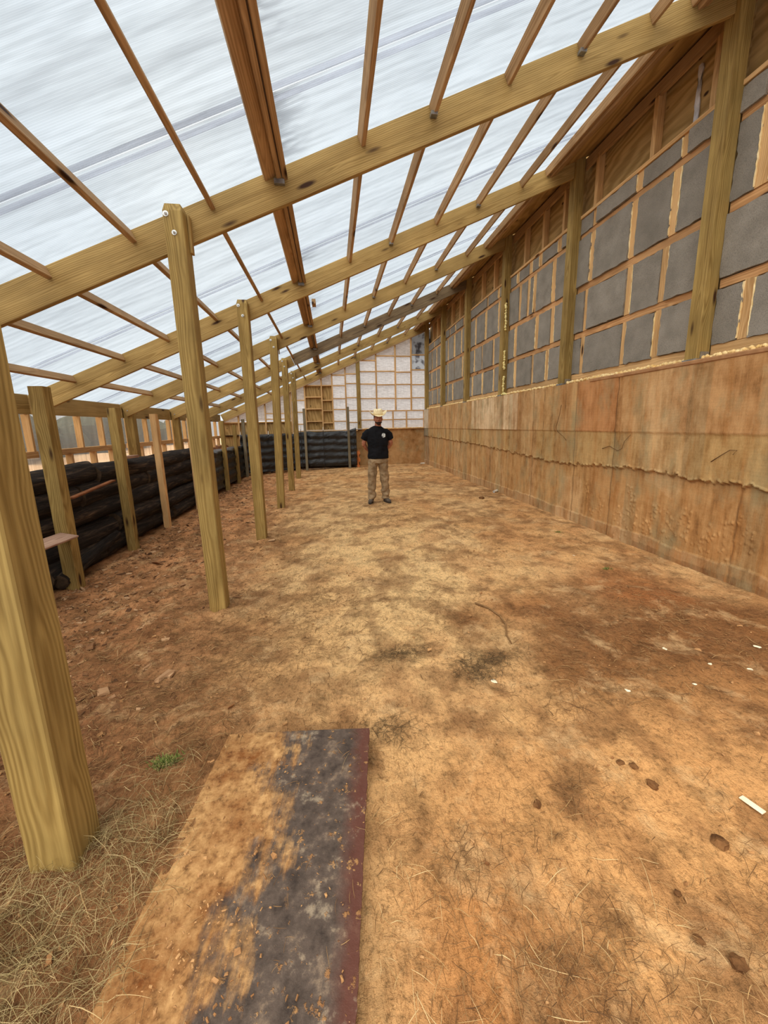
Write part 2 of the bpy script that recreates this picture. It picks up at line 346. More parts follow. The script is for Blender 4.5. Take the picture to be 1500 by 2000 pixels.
# ------------------------------------------------------------------ right wall: cast concrete foot
XW = 3.552; ZT = 2.05
RAG = np.array([(-1.6,.92),(2.66,.91),(3.29,.915),(4.02,.93),(4.4,.905),(4.77,.895),(5.57,.86),(6.49,.88),(7.73,.94),(9.55,1.0),(13.62,1.06),(15,1.07)])
SEAMS_T = [13.62,12.92,12.12,10.36,9.5,8.3,7.03,6.46,6.12,5.25,4.44]; SEAMS_B = [11.6,10.3,9.13,8.2,6.47,5.25,4.46,2.86]
def build_wall_right():
    ys = [-1.6]
    while ys[-1] < 14.66: ys.append(min(14.66, ys[-1]+(.0105 if 2.3 < ys[-1] < 5.6 else .018 if ys[-1] >= 5.6 else .08)))
    zs = np.concatenate([np.arange(-.12, ZT, .011), [ZT]]); Y, Z = np.meshgrid(np.array(ys), zs)
    n = fbm(Y, Z, 3, 51); zr = np.interp(Y, RAG[:,0], RAG[:,1])+(fbm(Y, Y*0, 9, 61)-.5)*.05+(vnoise(Y, Y*0, 38, 63)-.5)*.030+(vnoise(Y, Y*0, 14, 64) > .72)*.018
    dep = (n-.5)*.008                                    # + = towards the room
    up = 1/(1+np.exp(-(Z-zr)/.004)); dep += .024*up+.020*np.exp(-((Z-zr-.006)/.009)**2)*(vnoise(Y, Z, 40, 66) > .35)
    dep += .011*(Z > 1.356)+.009*np.exp(-((Z-1.352)/.008)**2)*(vnoise(Y, Z*0, 30, 68))*(Y < 4.7)
    dep += .010*((Y > 7.04) & (Y < 9.5) & (Z > 1.356))
    for s in SEAMS_T: dep -= .014*np.exp(-((Y-s-(vnoise(Z, Z*0, 9, 3)-.5)*.02)/.008)**2)*(Z > zr)
    for s in SEAMS_B: dep -= .007*np.exp(-((Y-s-(vnoise(Z, Z*0, 9, 4)-.5)*.02)/.009)**2)*(Z < zr)
    dep -= .004*((vnoise(Y, Z*0, 11, 80) > .86))*(Y > 4.4)
    low = .17+(fbm(Y, Y*0, 4, 71)-.5)*.06; dep += .012*(Z < low)
    # trickles and blobs of grout
    cl = [(4.92,.62,.03),(4.90,.48,.04),(4.79,.32,.05),(4.6,.35,.05),(4.12,.66,.03),(4.08,.52,.045),(4.03,.33,.05),(4.29,.31,.08),(3.9,.29,.09),(3.74,.5,.04),(3.83,.31,.05),(3.56,.42,.04),(3.36,.51,.04),(3.33,.36,.05),(3.53,.27,.06),(3.2,.33,.05),(3.08,.34,.04),(2.93,.38,.05),(2.72,.45,.05),(2.87,.56,.04),(4.15,.28,.1)]
    for cy_, cz_, r in cl:
        for k in range(13):
            a, b = RNG.normal(0, r*.9), RNG.normal(0, r*1.5); s = RNG.uniform(.006, .010)
            dep += RNG.uniform(.008, .018)*np.exp(-((Y-cy_-a)/s)**2-((Z-cz_-b)/(s*1.25))**2)
    ny, nz_ = len(ys), len(zs)
    v = np.stack([XW-dep, Y, Z], -1).reshape(-1, 3); idx = np.arange(ny*nz_).reshape(nz_, ny)
    f = np.stack([idx[:-1,:-1], idx[1:,:-1], idx[1:,1:], idx[:-1,1:]], -1).reshape(-1, 4).tolist()
    V = v.tolist(); nb = len(V); y0, y1 = ys[0], ys[-1]
    V += [(XW,y0,ZT),(XW,y1,ZT),(3.9,y1,ZT),(3.9,y0,ZT),(3.9,y0,-.12),(3.9,y1,-.12),(XW-.02,y0,ZT),(XW-.02,y1,ZT)]
    f += [(nb+6,nb+7,nb+2,nb+3),(nb+3,nb+2,nb+5,nb+4)]
    me = mesh('wall_right', V, f, True); A = lambda *c: np.array(lin(*c)[:3])
    c = np.broadcast_to(A(190,153,100), (nz_, ny, 3)).copy()
    def lay(mask, colr):
        nonlocal c; mk = np.clip(mask, 0, 1)[..., None]; c = c*(1-mk)+colr*mk
    lay((Z > 1.356)*.5, A(204,158,108)); lay((Z > 1.356)*(Y > 7.04)*(Y < 9.5)*(.5+.5*fbm(Y, Z*.3, 5, 91)), A(236,208,168))
    lay((Z > 1.356)*(Y > 13.9)*.8, A(222,214,196)); lay((Z < 1.356)*(Y > 13.9)*.8, A(136,134,118))
    lay((Z > 1.356)*(Y < 5.25)*(Y > 4.44)*.6, A(190,124,76)); lay((Z > 1.356)*(Y < 4.44)*.5, A(196,146,98))
    lay((Z < zr)*.35, A(206,152,100)); lay((Z < zr)*(Y < 4.9)*.35, A(190,140,90))
    lay((Z < low)*.5, A(178,142,106)); lay((Z < low-.1)*(Y < 4)*.5, A(120,84,54))
    lay((vnoise(Y, Z*.25, 3.1, 93) > .72)*.35, A(216,178,132))
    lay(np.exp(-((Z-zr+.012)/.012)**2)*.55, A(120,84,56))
    for q in SEAMS_T: lay(np.exp(-((Y-q-(vnoise(Z, Z*0, 9, 3)-.5)*.02)/.007)**2)*(Z > zr)*.85, A(88,62,40))
    for q in SEAMS_B: lay(np.exp(-((Y-q-(vnoise(Z, Z*0, 9, 4)-.5)*.02)/.009)**2)*(Z < zr)*.7, A(96,68,44))
    for j in range(22):
        q = RNG.uniform(2.5, 14); w_ = RNG.uniform(.05, .22); lay((np.abs(Y-q) < w_)*(.25+.3*fbm(Y, Z, 6, 200+j))*((Z > zr) if j % 2 else (Z < zr)), A(*[(214,176,126), (168,124,80), (158,140,104)][j % 3]))
    col = np.ones((nz_*ny+8, 4)); col[:nz_*ny, :3] = c.reshape(-1, 3); col[nz_*ny:, :3] = A(190,150,110)
    ca = me.color_attributes.new('tint', 'FLOAT_COLOR', 'POINT'); ca.data.foreach_set('color', col.reshape(-1).astype(np.float32))
    return tag(link('wall_right', me, M_CONC), kind='structure')
WR = build_wall_right()

# ------------------------------------------------------------------ back wall: concrete foot
def build_wall_back():
    xs = np.arange(.9, 3.6, .03); zs = np.arange(-.12, 1.372, .03); X, Z = np.meshgrid(xs, zs); Yv = 14.66-(fbm(X, Z, 4, 55)-.5)*.01
    nx, nz_ = len(xs), len(zs); v = np.stack([X, Yv, Z], -1).reshape(-1, 3).tolist(); idx = np.arange(nx*nz_).reshape(nz_, nx)
    f = np.stack([idx[:-1,:-1], idx[:-1,1:], idx[1:,1:], idx[1:,:-1]], -1).reshape(-1, 4).tolist(); nb = len(v)
    v += [(.9,14.65,1.37),(3.6,14.65,1.37),(3.6,15,1.37),(.9,15,1.37),(.9,14.65,-.12),(.9,15,-.12),(3.6,15,-.12)]
    f += [(nb,nb+1,nb+2,nb+3),(nb,nb+3,nb+5,nb+4),(nb+3,nb+2,nb+6,nb+5)]
    me = mesh('wall_back', v, f, True); col = np.ones((len(v), 4)); a = np.array(lin(186,144,96)[:3]); b = np.array(lin(150,128,88)[:3])
    t = np.clip((1.6-np.array([p[0] for p in v]))/1., 0, .8)[:, None]; col[:, :3] = a*(1-t)+b*t
    ca = me.color_attributes.new('tint', 'FLOAT_COLOR', 'POINT'); ca.data.foreach_set('color', col.reshape(-1).astype(np.float32))
    return tag(link('wall_back', me, M_CONC), kind='structure')
WB = build_wall_back()

# ------------------------------------------------------------------ right wall framing
def ragged_panel(name, axis, a0, a1, z0, z1, depth, th, mat, parent, rag=.006, skew=0, bulge=0):
    """thin board with torn edges. axis 'y': lies in a plane x=depth facing -x ; 'x': plane y=depth facing -y"""
    pts = []; per = [((a0,z0),(a1,z0)),((a1,z0),(a1,z1)),((a1,z1),(a0,z1)),((a0,z1),(a0,z0))]
    for (p, q) in per:
        n = max(2, int(math.dist(p, q)/.05))
        for i in range(n):
            t = i/n; x = p[0]+(q[0]-p[0])*t; z = p[1]+(q[1]-p[1])*t
            pts.append((x+random.gauss(0, rag), z+random.gauss(0, rag)))
    n = len(pts); cx, cz = (a0+a1)/2, (z0+z1)/2; v = []
    for lay in (0, 1):
        for (x, z) in pts:
            d = depth+lay*th+(skew*(z-cz) if lay == 0 else 0)
            v.append((d, x-cx, z-cz) if axis == 'y' else (x-cx, d, z-cz))
    d = depth-bulge; v.append((d, 0, 0) if axis == 'y' else (0, d, 0))
    f = [(i, (i+1)%n, n+(i+1)%n, n+i) for i in range(n)]+[(i, (i+1)%n, 2*n) for i in range(n)]
    me = fix(mesh(name, v, f)); o = link(name, me, mat, parent); o.location = (0, cx, cz) if axis == 'y' else (cx, 0, cz); return o
foam_bits = []
strips = []
def foam_strip(x, y, z0, z1, w_):
    n = max(2, int((z1-z0)/.035)); k = len(strips); L = []
    for i in range(n+1):
        z = z0+(z1-z0)*i/n; a, b = y-w_*random.uniform(.2, .9), y+w_*random.uniform(.2, .9); L.append([(x+.012, a, z), (x-random.uniform(0, .008), a+.001, z), (x-random.uniform(0, .008), b-.001, z), (x+.012, b, z)])
    strips.append(L)
def flush_strips(parent):
    V = []; F = []
    for L in strips:
        k = len(V)
        for q in L: V += q
        for i in range(len(L)-1):
            for j in range(3): F.append((k+4*i+j, k+4*i+j+1, k+4*i+j+5, k+4*i+j+4))
        F += [(k, k+3, k+2, k+1), (k+4*len(L)-4, k+4*len(L)-3, k+4*len(L)-2, k+4*len(L)-1)]
    o = link('foam_strips', fix(mesh('foam_strips', V, F)), M_CUTF, parent); o['kind'] = 'stuff'
def foam_bead(P0, P1, r, jit=.5):
    P0, P1 = Vector(P0), Vector(P1); L = (P1-P0).length; n = max(2, int(L/(r*.72)))
    for i in range(n+1):
        p = P0.lerp(P1, i/n)+Vector((random.gauss(0, r*.2), random.gauss(0, r*.25), random.gauss(0, r*.25))); foam_bits.append((p, r*random.uniform(1-jit, 1+jit*.6)))
def flush_foam(name, parent, mat, label=None, kind='stuff'):
    global foam_bits
    bm = bmesh.new()
    for p, r in foam_bits:
        g = bmesh.ops.create_icosphere(bm, subdivisions=1, radius=r); m = Matrix.Rotation(random.random()*6, 3, 'Z')
        for q in g['verts']: q.co = m @ Vector((q.co.x, q.co.y, q.co.z*random.uniform(.8, 1.1)))+p
    me = bpy.data.meshes.new(name); bm.to_mesh(me); bm.free(); me.polygons.foreach_set('use_smooth', [True]*len(me.polygons)); foam_bits = []
    o = link(name, me, mat, parent)
    if kind: o['kind'] = kind
    return o
XF = 3.69
ROWS = [('A', 2.205, 2.70), ('B', 2.79, 3.335), ('C', 3.435, 4.055), ('D', 4.135, 4.325)]
BAY = {  # bay: (near end, far end), stud centres per row, top studs
 0: dict(y=(1.45, 3.46), A=[3.17,2.6,2.0], B=[2.98,2.4,1.9], C=[3.2,2.65,2.0], D=[3.2,2.6,2.0], P=[3.0,2.4,1.9]),
 1: dict(y=(3.63, 5.69), A=[5.46,4.64,4.13], B=[5.44,4.63,4.12], C=[5.38,4.64,4.07], D=[5.38,4.60,4.01], P=[5.43,4.48,3.78]),
 2: dict(y=(5.86, 7.90), A=[7.54,6.87,6.39], B=[7.58,6.78,6.29], C=[7.46,7.14,6.91,6.31], D=[7.58,7.1,6.77,6.2], P=[7.39,6.76,6.17]),
 3: dict(y=(8.08, 10.12), A=[9.91,9.25,8.57], B=[9.8,9.29,8.63], C=[9.74,9.12,8.39], D=[9.04,8.45], P=[9.46,8.76,8.3]),
 4: dict(y=(10.30, 12.34), A=[12.1,11.58], B=[12.06,11.41,10.72], C=[12.05,11.46,10.81], D=[11.93,11.36,10.67], P=[11.81,11.08,10.5]),
 5: dict(y=(12.52, 14.50), A=[13.93,13.3,12.9], B=[14.05,13.4,12.9], C=[14.0,13.4,12.9], D=[13.7,13.1], P=[14.0,13.4,12.9])}
for b, d in BAY.items():
    y0, y1 = d['y']
    boxo('bottom_plate', (XF+.005, y0, 2.062), (XF+.12, y1, 2.20), M_STUD, WR)
    for (zl, zh) in ((2.705,2.785),(3.34,3.43),(4.06,4.13)):
        boxo('blocking', (XF+.012, y0, zl), (XF+.11, y1, zh), M_BLOCK, WR)
    boxo('top_plate', (XF-.02, y0, 4.33), (XF+.11, y1, 4.372), M_STUD, WR)
    for (rn, z0, z1) in ROWS:
        cs = sorted(d[rn]); hw = [random.choice((.042, .05, .06)) for _ in cs]; edges = [y0]
        for c_, h_ in zip(cs, hw): edges += [c_-h_, c_+h_]; boxo('stud', (XF+.002, c_-h_, z0-.004), (XF+.10, c_+h_, z1+.004), M_STUD, WR)
        edges.append(y1)
        for i in range(0, len(edges), 2):
            if edges[i+1]-edges[i] < .05: continue
            ragged_panel('insulation_board', 'y', edges[i]+.002, edges[i+1]-.002, z0+random.uniform(-.012,.004), z1-random.uniform(0,.012), XF-random.uniform(.002,.022), .05, M_GPAN, WR, .0045, random.uniform(-.02,.02))
        for c_, h_ in zip(cs, hw):
            for s in (-1, 1):
                if random.random() < .75: foam_strip(XF-.004, c_+s*h_*.95, z0+.01, z1-.01, .011)
    boxo('plywood_sheet', (XF+.10, y0-.09, 4.372), (XF+.115, y1+(.082 if b < 5 else .3), 5.2), M_PLY, WR)
    boxo('wall_sheathing', (XF+.125, y0-.09, 2.05), (XF+.14, y1+(.082 if b < 5 else .3), 4.372), M_PLY, WR)
    for c_ in sorted(d['P']): boxo('stud', (XF+.01, c_-.03, 4.374), (XF+.098, c_+.03, 5.02), M_STUD, WR)
    foam_bead((3.615, y0, 2.080), (3.615, y1, 2.082), .022, .4)
flush_foam('spray_foam', WR, M_FOAM); flush_strips(WR)
boxo('top_lip', (XW-.045, -1.5, 2.018), (XW+.06, 4.98, 2.062), simple('lip_board', (150,108,74), (184,138,96), 8, .9, .1, 0, .004, 40), WR, .01)
for k in (0, 1, 2):
    yc = RY[k+1]+.52 if k < 2 else RY[3]+.55
    ragged_panel('silver_strip', 'y', yc-.022, yc+.022, 4.38, 4.93-.04*k, XF+.085, .01, M_FOILTAPE, WR, .006)
# solid roof edge over the wall
for k in range(-1, 6):
    y0, y1 = RY[k]+.05, RY[k+1]-.005
    beam('header_board', (XF+.03, y0, 5.03), (XF+.03, y1, 5.03), .04, .14, M_PINE, WR)
# wall posts
pos_words = {0:'beside the camera, mostly above and out of view', 1:'nearest in view on the concrete wall', 2:'second in view on the concrete wall', 3:'third on the concrete wall, yellow foam running down it', 4:'fourth on the concrete wall from the camera', 5:'fifth on the concrete wall, last before the corner', 6:'in the far right corner of the room'}
for k in range(1, 7):
    y0 = RY[k]-.045 if k < 6 else 14.50
    t = empty('wall_post', (XW+.07, y0+.07, 2.062)); tag(t, 'thick treated timber post '+pos_words[k], 'post', 'posts standing on the right wall')
    top = RZ(XW)-.01
    boxo('shaft', (XW+.0, y0, 2.078), (XW+.14, y0+.14, top), M_POST, t, .006)
    boxo('base_bracket', (XW-.012, y0-.008, 2.055), (XW+.15, y0+.148, 2.078), M_GALV, t, .002)
    if k < 3: boxo('bracket_tab', (XW+.03, y0-.012, 2.078), (XW+.12, y0-.004, 2.14), simple('tab_steel', (120,110,96), (150,140,124), 20, .6, .4, .3), t, .001)
# yellow foam on the third post
for (a, b, lab) in (((3.60,7.885,2.09),(3.60,7.885,2.45),'lowest lumpy yellow foam bead beside the third wall post, spreading on the concrete'),((3.60,7.885,2.60),(3.60,7.885,2.94),'middle lumpy yellow foam bead beside the third wall post'),((3.6,7.885,3.36),(3.6,7.885,3.85),'highest lumpy yellow foam bead beside the third wall post')):
    foam_bead(a, b, .024, .5)
    if a[2] < 2.2: foam_bead((3.57,7.86,2.085), (3.60,7.70,2.085), .03, .5)
    tag(flush_foam('foam_bead', None, M_FOAMY, kind=None), lab, 'foam', 'yellow foam beads on the third wall post')

# ------------------------------------------------------------------ rafters, purlins, roof sheets
CE = tag(empty('ceiling', (0,0,0)), kind='structure')
CE.location = (0,0,0)
raf_lab = {-1:'behind the camera', 0:'above the camera', 1:'nearest in view, crossing the whole upper picture', 2:'second in view from the camera', 3:'third in view from the camera', 4:'fourth from the camera, weathered dark grey brown', 5:'fifth from the camera, before the end wall', 6:'against the end wall, bottom edge doubled'}
n_ = Vector((-math.sin(SL), 0, math.cos(SL)))
for k in range(0, 7):
    y = RY[k] if k < 6 else 14.56
    x0, x1 = -3.885, XW-.004; h = .2475; mat = M_TREAT
    p0 = Vector((x0, y+.0225, RZ(x0)))-n_*h/2; p1 = Vector((x1, y+.0225, RZ(x1)))-n_*h/2
    if k == 4:
        t = beam('rafter', Vector((-.92, y+.0225, RZ(-.92)))-n_*h/2, p1, .045, h, M_DARKW, None, n_)
        tag(t, 'dark weathered rafter, fourth in view, running from inner post to wall', 'rafter', 'sloping rafters')
        t = beam('rafter', p0, Vector((-.925, y+.0225, RZ(-.925)))-n_*h/2, .045, h, mat, None, n_)
        tag(t, 'pale lower rafter length left of the fourth inner post, continuing the dark one', 'rafter', 'sloping rafters')
    else:
        t = beam('rafter', p0, p1, .045, h, mat, None, n_)
        tag(t, 'long sloping treated rafter '+raf_lab[k], 'rafter', 'sloping rafters')
    if k == 6:
        tag(beam('rafter', Vector((x0, y+.005, RZ(x0)-.155))-n_*h/2, Vector((x1, y+.005, RZ(x1)-.155))-n_*h/2, .05, .035, M_PINE, None, n_), 'thin pine sill under the last rafter on top of the end wall studs', 'rafter')
PX = [-3.31, -2.69, -2.09, -1.46, -.86, .34, .93, 1.55, 2.15, 2.78]
for k in range(0, 6):
    y0 = RY[k]+.047; y1 = (RY[k+1] if k < 5 else 14.56)-.002
    for x in PX:
        jx = random.uniform(-.012, .012); x_ = x+jx
        o = beam('purlin', (x_, y0, RZ(x_)-.052), (x_, y1, RZ(x_)-.052), .038, .089, M_PINE, CE, n_)
        if x in (.93, 2.15):
            v = []; q = .021
            hb = boxo('joist_hanger', (x_-.026, y1-.05, RZ(x_)-.112), (x_+.026, y1-.002, RZ(x_)-.085), M_GALV, CE, .002)
    # doubled purlin under the sheet joint
    x_ = -.285; beam('purlin', (x_, y0, RZ(x_)-.054), (x_, y1, RZ(x_)-.054), .04, .095, M_PINE, CE, n_)
    x_ = -.325; beam('purlin', (x_-.004, y0, RZ(x_)-.05), (x_-.004, y1-.03, RZ(x_)-.05), .034, .085, M_DARKW if k > 2 else M_PINE, CE, n_)
    x_ = -.392; beam('flat_board', (x_, y0, RZ(x_)-.03), (x_, y1, RZ(x_)-.03), .092, .045, M_PINE, CE, n_)
    boxo('joist_hanger', (-.355, y1-.035, RZ(-.3)-.135), (-.275, y1-.002, RZ(-.3)-.100), M_GALV, CE, .002)
    # doubled ledger along the wall
    x_ = 3.14; beam('purlin', (x_, y0, RZ(x_)-.05), (x_, y1, RZ(x_)-.05), .038, .089, M_PINE, CE, n_)
    x_ = 3.22; beam('purlin', (x_, y0, RZ(x_)-.07), (x_, y1, RZ(x_)-.07), .10, .12, M_PINE, CE, n_)
    beam('sheathing_board', (3.54, y0, RZ(3.54)-.06), (3.54, y1, RZ(3.54)-.06), .68, .02, M_PLY, CE, n_)
boxo('wooden_block', (-.22, RY[3]-1.25, RZ(-.22)-.10), (-.16, RY[3]-1.05, RZ(-.22)-.03), M_PINE, CE)
# twin-wall sheets: each slab lies along the slope, ribs along local X
def sheet(xa, xb, ya, yb, joint_side):
    L = (xb-xa)/math.cos(SL); W = yb-ya; th = .008; n = 24
    xs = [-L/2+L*i/n for i in range(n+1)]
    v = [(x, y, z) for z in (0, th) for x in xs for y in (-W/2, W/2)]; N = 2*(n+1)
    f = []
    for i in range(n): f += [(2*i, 2*i+1, 2*i+3, 2*i+2), (N+2*i, N+2*i+2, N+2*i+3, N+2*i+1), (2*i, 2*i+2, N+2*i+2, N+2*i), (2*i+1, N+2*i+1, N+2*i+3, 2*i+3)]
    f += [(0, N, N+1, 1), (2*n, 2*n+1, N+2*n+1, N+2*n)]
    me = mesh('roof_sheet', v, f)
    e = me.attributes.new('edge', 'FLOAT', 'POINT'); vals = []
    for q in v:
        d = (q[0]+L/2) if joint_side == 'low' else 9; vals.append(max(0, 1-d/.38))
    e.data.foreach_set('value', vals)
    o = link('roof_sheet', me, M_ROOF, CE); m = Matrix.Rotation(-SL, 4, 'Y'); xm = (xa+xb)/2
    o.matrix_world = Matrix.Translation((xm, (ya+yb)/2, RZ(xm)+.004)) @ m
SY = [2.85+2.2175*k for k in range(-2, 7)]
bounds = [-1.0]+[y for y in SY if y > -.9 and y < 14.9]+[15.0]
for i in range(len(bounds)-1):
    for (xa, xb, js) in ((-4.02, -.372, 'high'), (-.362, 3.62, 'low')):
        sheet(xa, xb, bounds[i]+.008, bounds[i+1]-.008, js)
    if i:
        y = bounds[i]
        for (xa, xb) in ((-4.0, -.375), (-.36, 3.6)):
            for off in (-.045, .045):
                L = (xb-xa)/math.cos(SL); me = beam_mesh(L, .046, .005, .001)
                o = link('joining_strip', me, M_STRIP, CE); xm = (xa+xb)/2
                o.matrix_world = Matrix.Translation((xm, y+off, RZ(xm)-.0008)) @ Matrix.Rotation(-SL, 4, 'Y')

# ------------------------------------------------------------------ inner row of posts
ord_in = {0:'nearest the camera at the left edge, hay round its foot', 1:'second from the camera, two washered bolts at its top', 2:'third from the camera in the inner row', 3:'fourth from the camera in the inner row', 4:'fifth from the camera in the inner row', 5:'sixth and farthest in the inner row'}
px_off = {0:(-.975,-.975), 1:(-1.095,-1.085), 2:(-1.085,-1.09), 3:(-1.005,-1.09), 4:(-1.07,-1.095), 5:(-1.075,-1.1)}
def hexbolt(parent, p, r=.02):
    bm = bmesh.new(); 
    bmesh.ops.create_cone(bm, cap_ends=True, segments=20, radius1=r, radius2=r*.92, depth=.004, matrix=Matrix.Translation((0,0,.002)))
    bmesh.ops.create_cone(bm, cap_ends=True, segments=6, radius1=r*.55, radius2=r*.5, depth=.012, matrix=Matrix.Translation((0,0,.010)))
    bmesh.ops.create_cone(bm, cap_ends=True, segments=10, radius1=r*.28, radius2=r*.25, depth=.012, matrix=Matrix.Translation((0,0,.020)))
    me = bpy.data.meshes.new('bolt'); bm.to_mesh(me); bm.free()
    o = link('bolt', me, M_BOLT, parent); o.location = Vector(p)-parent.location; o.rotation_euler = (math.pi/2, 0, 0); return o
for k in range(0, 6):
    xt, xb = px_off[k]; y1 = RY[k]-.001; y0 = y1-.14; yc = (y0+y1)/2; zb = float(gz(xb, yc))-.04; zt = RZ(xt)-.022
    t = empty('inner_post', (xb, yc, zb)); tag(t, 'tall treated timber post '+ord_in[k], 'post', 'tall inner row posts')
    L = zt-zb; a = .07; c = .006; ch = .03
    ring = [(-a+c,-a),(a-c,-a),(a,-a+c),(a,a-c),(a-c,a),(-a+c,a),(-a,a-c),(-a,-a+c)]
    lv = [(0,1,0),(L-.05,1,(xt-xb)*.98),(L,.80,(xt-xb))]
    v = [(z, p*s+(0 if s == 1 else .0), q*s) for (z, s, dx) in lv for p, q in ring]
    v = []
    for (z, s, dx) in lv:
        for p, q in ring: v.append((z, q*s, -(p*s+dx)))
    f = [(8*j+i, 8*j+(i+1)%8, 8*j+8+(i+1)%8, 8*j+8+i) for j in range(2) for i in range(8)]+[tuple(range(7,-1,-1)), tuple(range(16,24))]
    # long axis on local X so that the grain runs up the post
    me = fix(mesh('shaft', v, f)); o = link('shaft', me, M_POST, t); o.matrix_local = Matrix(((0,0,-1,0),(0,1,0,0),(1,0,0,0),(0,0,0,1)))
    if k:
        dx = xt-xb
        hexbolt(t, (xt-.046, y0-.001, zt-.075), .021); hexbolt(t, (xt+.0, y0-.001, zt-.20), .019)
    if k in (1, 3): boxo('splice_block', (xt+.072, y1-.055, zt-.30), (xt+.09, y1-.002, zt-.04), M_TREAT, t)

# ------------------------------------------------------------------ eave wall on the left
WL = tag(empty('wall_left', (-3.93, 0, 0)), kind='structure')
for k in range(-1, 6):
    y0 = RY[k]+.047; y1 = (RY[k+1] if k < 5 else 14.56)-.002
    boxo('rim_board', (-3.93, y0, 1.735), (-3.89, y1, RZ(-3.93)+.02), M_TREAT, WL)
    boxo('rail', (-3.97, y0+.15, 1.17), (-3.885, y1, 1.255), M_STUD, WL)
    for dy in (.215, .93, 1.52, 2.12): boxo('stud', (-3.975, y0+dy-.019, 1.256), (-3.885, y0+dy+.019, 1.734), M_STUD, WL)
    for dy in (.215, .62, 1.21, 1.75): boxo('stud', (-3.975, y0+dy-.022, .70), (-3.885, y0+dy+.022, 1.169), M_STUD, WL)
    for j in range(2):
        ya = y0+(y1-y0+.045)*j/2; yb = y0+(y1-y0+.045)*(j+1)/2-.003
        for (z0_, z1_) in ((.7, 2.0),):
            me = mesh('glazing_panel', [(a, b, c) for a in (-(z1_-z0_)/2, (z1_-z0_)/2) for b in (-(yb-ya)/2, (yb-ya)/2) for c in (-.003, .003)], [(0,1,3,2),(4,6,7,5),(0,4,5,1),(2,3,7,6),(0,2,6,4),(1,5,7,3)])
            o = link('glazing_panel', fix(me), M_SIDE, WL); m = Matrix(((0,0,1,0),(0,1,0,0),(-1,0,0,0),(0,0,0,1))); m.translation = (-3.985+3.93, (ya+yb)/2, (z0_+z1_)/2); o.matrix_local = m
eave_w = ['behind', 'on the left wall beside the camera, out of view', 'left of the second inner post', 'at the low end of the second rafter in view', 'at the low end of the third rafter in view', 'at the low end of the fourth rafter in view', 'at the low end of the fifth rafter in view']
for k in range(0, 6):
    y0 = RY[k]+.047
    t = empty('eave_post', (-3.79, y0+.07, .55)); tag(t, 'squat eave post '+eave_w[k+1], 'post', 'eave posts on the left wall')
    boxo('shaft', (-3.87, y0, .55), (-3.72, y0+.145, RZ(-3.8)-.03), M_POST, t, .006)
    hexbolt(t, (-3.77, RY[k]-.001, 1.865), .014)

# ------------------------------------------------------------------ back wall framing
YS = 14.61
def back_stud(x, z0, z1, w=.05, nm='stud', mat=None): return boxo(nm, (x-w/2, YS, z0), (x+w/2, YS+.09, z1), mat or M_STUD, WB)
FY = YS+.085
def ztop(x): return RZ(x)-.30
STX = [-3.30, -2.35, -1.42, -.91, -.30, .09, .58, 1.05, 1.72, 2.44, 3.04, 3.585]
for x in STX:
    if x == 1.05: continue
    zb = .55 if x < -1 else 1.37
    if x > 1.1: zb = 2.055
    back_stud(x, zb, ztop(x)+.03, .05 if x < 3.5 else .04)
for x in (2.33, 2.85, 3.53): back_stud(x, 1.40, 2.01, .045)
boxo('sill', (1.12, YS-.02, 1.35), (3.6, YS+.12, 1.40), M_STUD, WB)
boxo('sill', (-1.6, YS, 1.31), (.98, YS+.12, 1.365), M_STUD, WB)
boxo('rail', (1.12, YS, 2.015), (3.56, YS+.09, 2.053), M_STUD, WB)
cells = {(-3.90,-3.30):[], (-3.30,-2.35):[], (-2.35,-1.42):[2.0], (-1.42,-.91):[1.6,2.03,2.45], (-.91,-.30):[], (-.30,.09):[], (.09,.58):[1.68,2.11,2.5,2.96,3.33],
 (.58,.98):[1.63,2.07,2.53,3.03,3.37], (1.12,1.72):[2.49,3.01,3.45,3.84], (1.72,2.44):[2.49,2.98,3.46,4.0], (2.44,3.04):[2.48,2.99,3.43,3.99], (3.04,3.83):[2.5,2.98,3.51,4.04]}
bp = [0]
def stained():
    m = M_FOIL.copy(); m.name = 'stained_film'; t = m.node_tree; b_ = t.nodes['Principled BSDF']; src = b_.inputs['Base Color'].links[0].from_socket
    tc_ = t.nodes.new('ShaderNodeTexCoord'); nz_ = t.nodes.new('ShaderNodeTexNoise'); nz_.inputs['Scale'].default_value = 4.5; nz_.inputs['Detail'].default_value = 5; t.links.new(tc_.outputs['Object'], nz_.inputs[0])
    r_ = t.nodes.new('ShaderNodeValToRGB'); r_.color_ramp.elements[0].position = .50; r_.color_ramp.elements[0].color = (0,0,0,1); r_.color_ramp.elements[1].position = .62; r_.color_ramp.elements[1].color = (.85,.85,.85,1); t.links.new(nz_.outputs['Fac'], r_.inputs[0])
    mx = t.nodes.new('ShaderNodeMix'); mx.data_type = 'RGBA'; t.links.new(r_.outputs[0], mx.inputs[0]); t.links.new(src, mx.inputs[6]); mx.inputs[7].default_value = lin(70,62,66)
    for l in list(src.links):
        if l.to_node is not mx: sk = l.to_socket; t.links.new(mx.outputs[2], sk)
    return m
M_FOILS = stained()
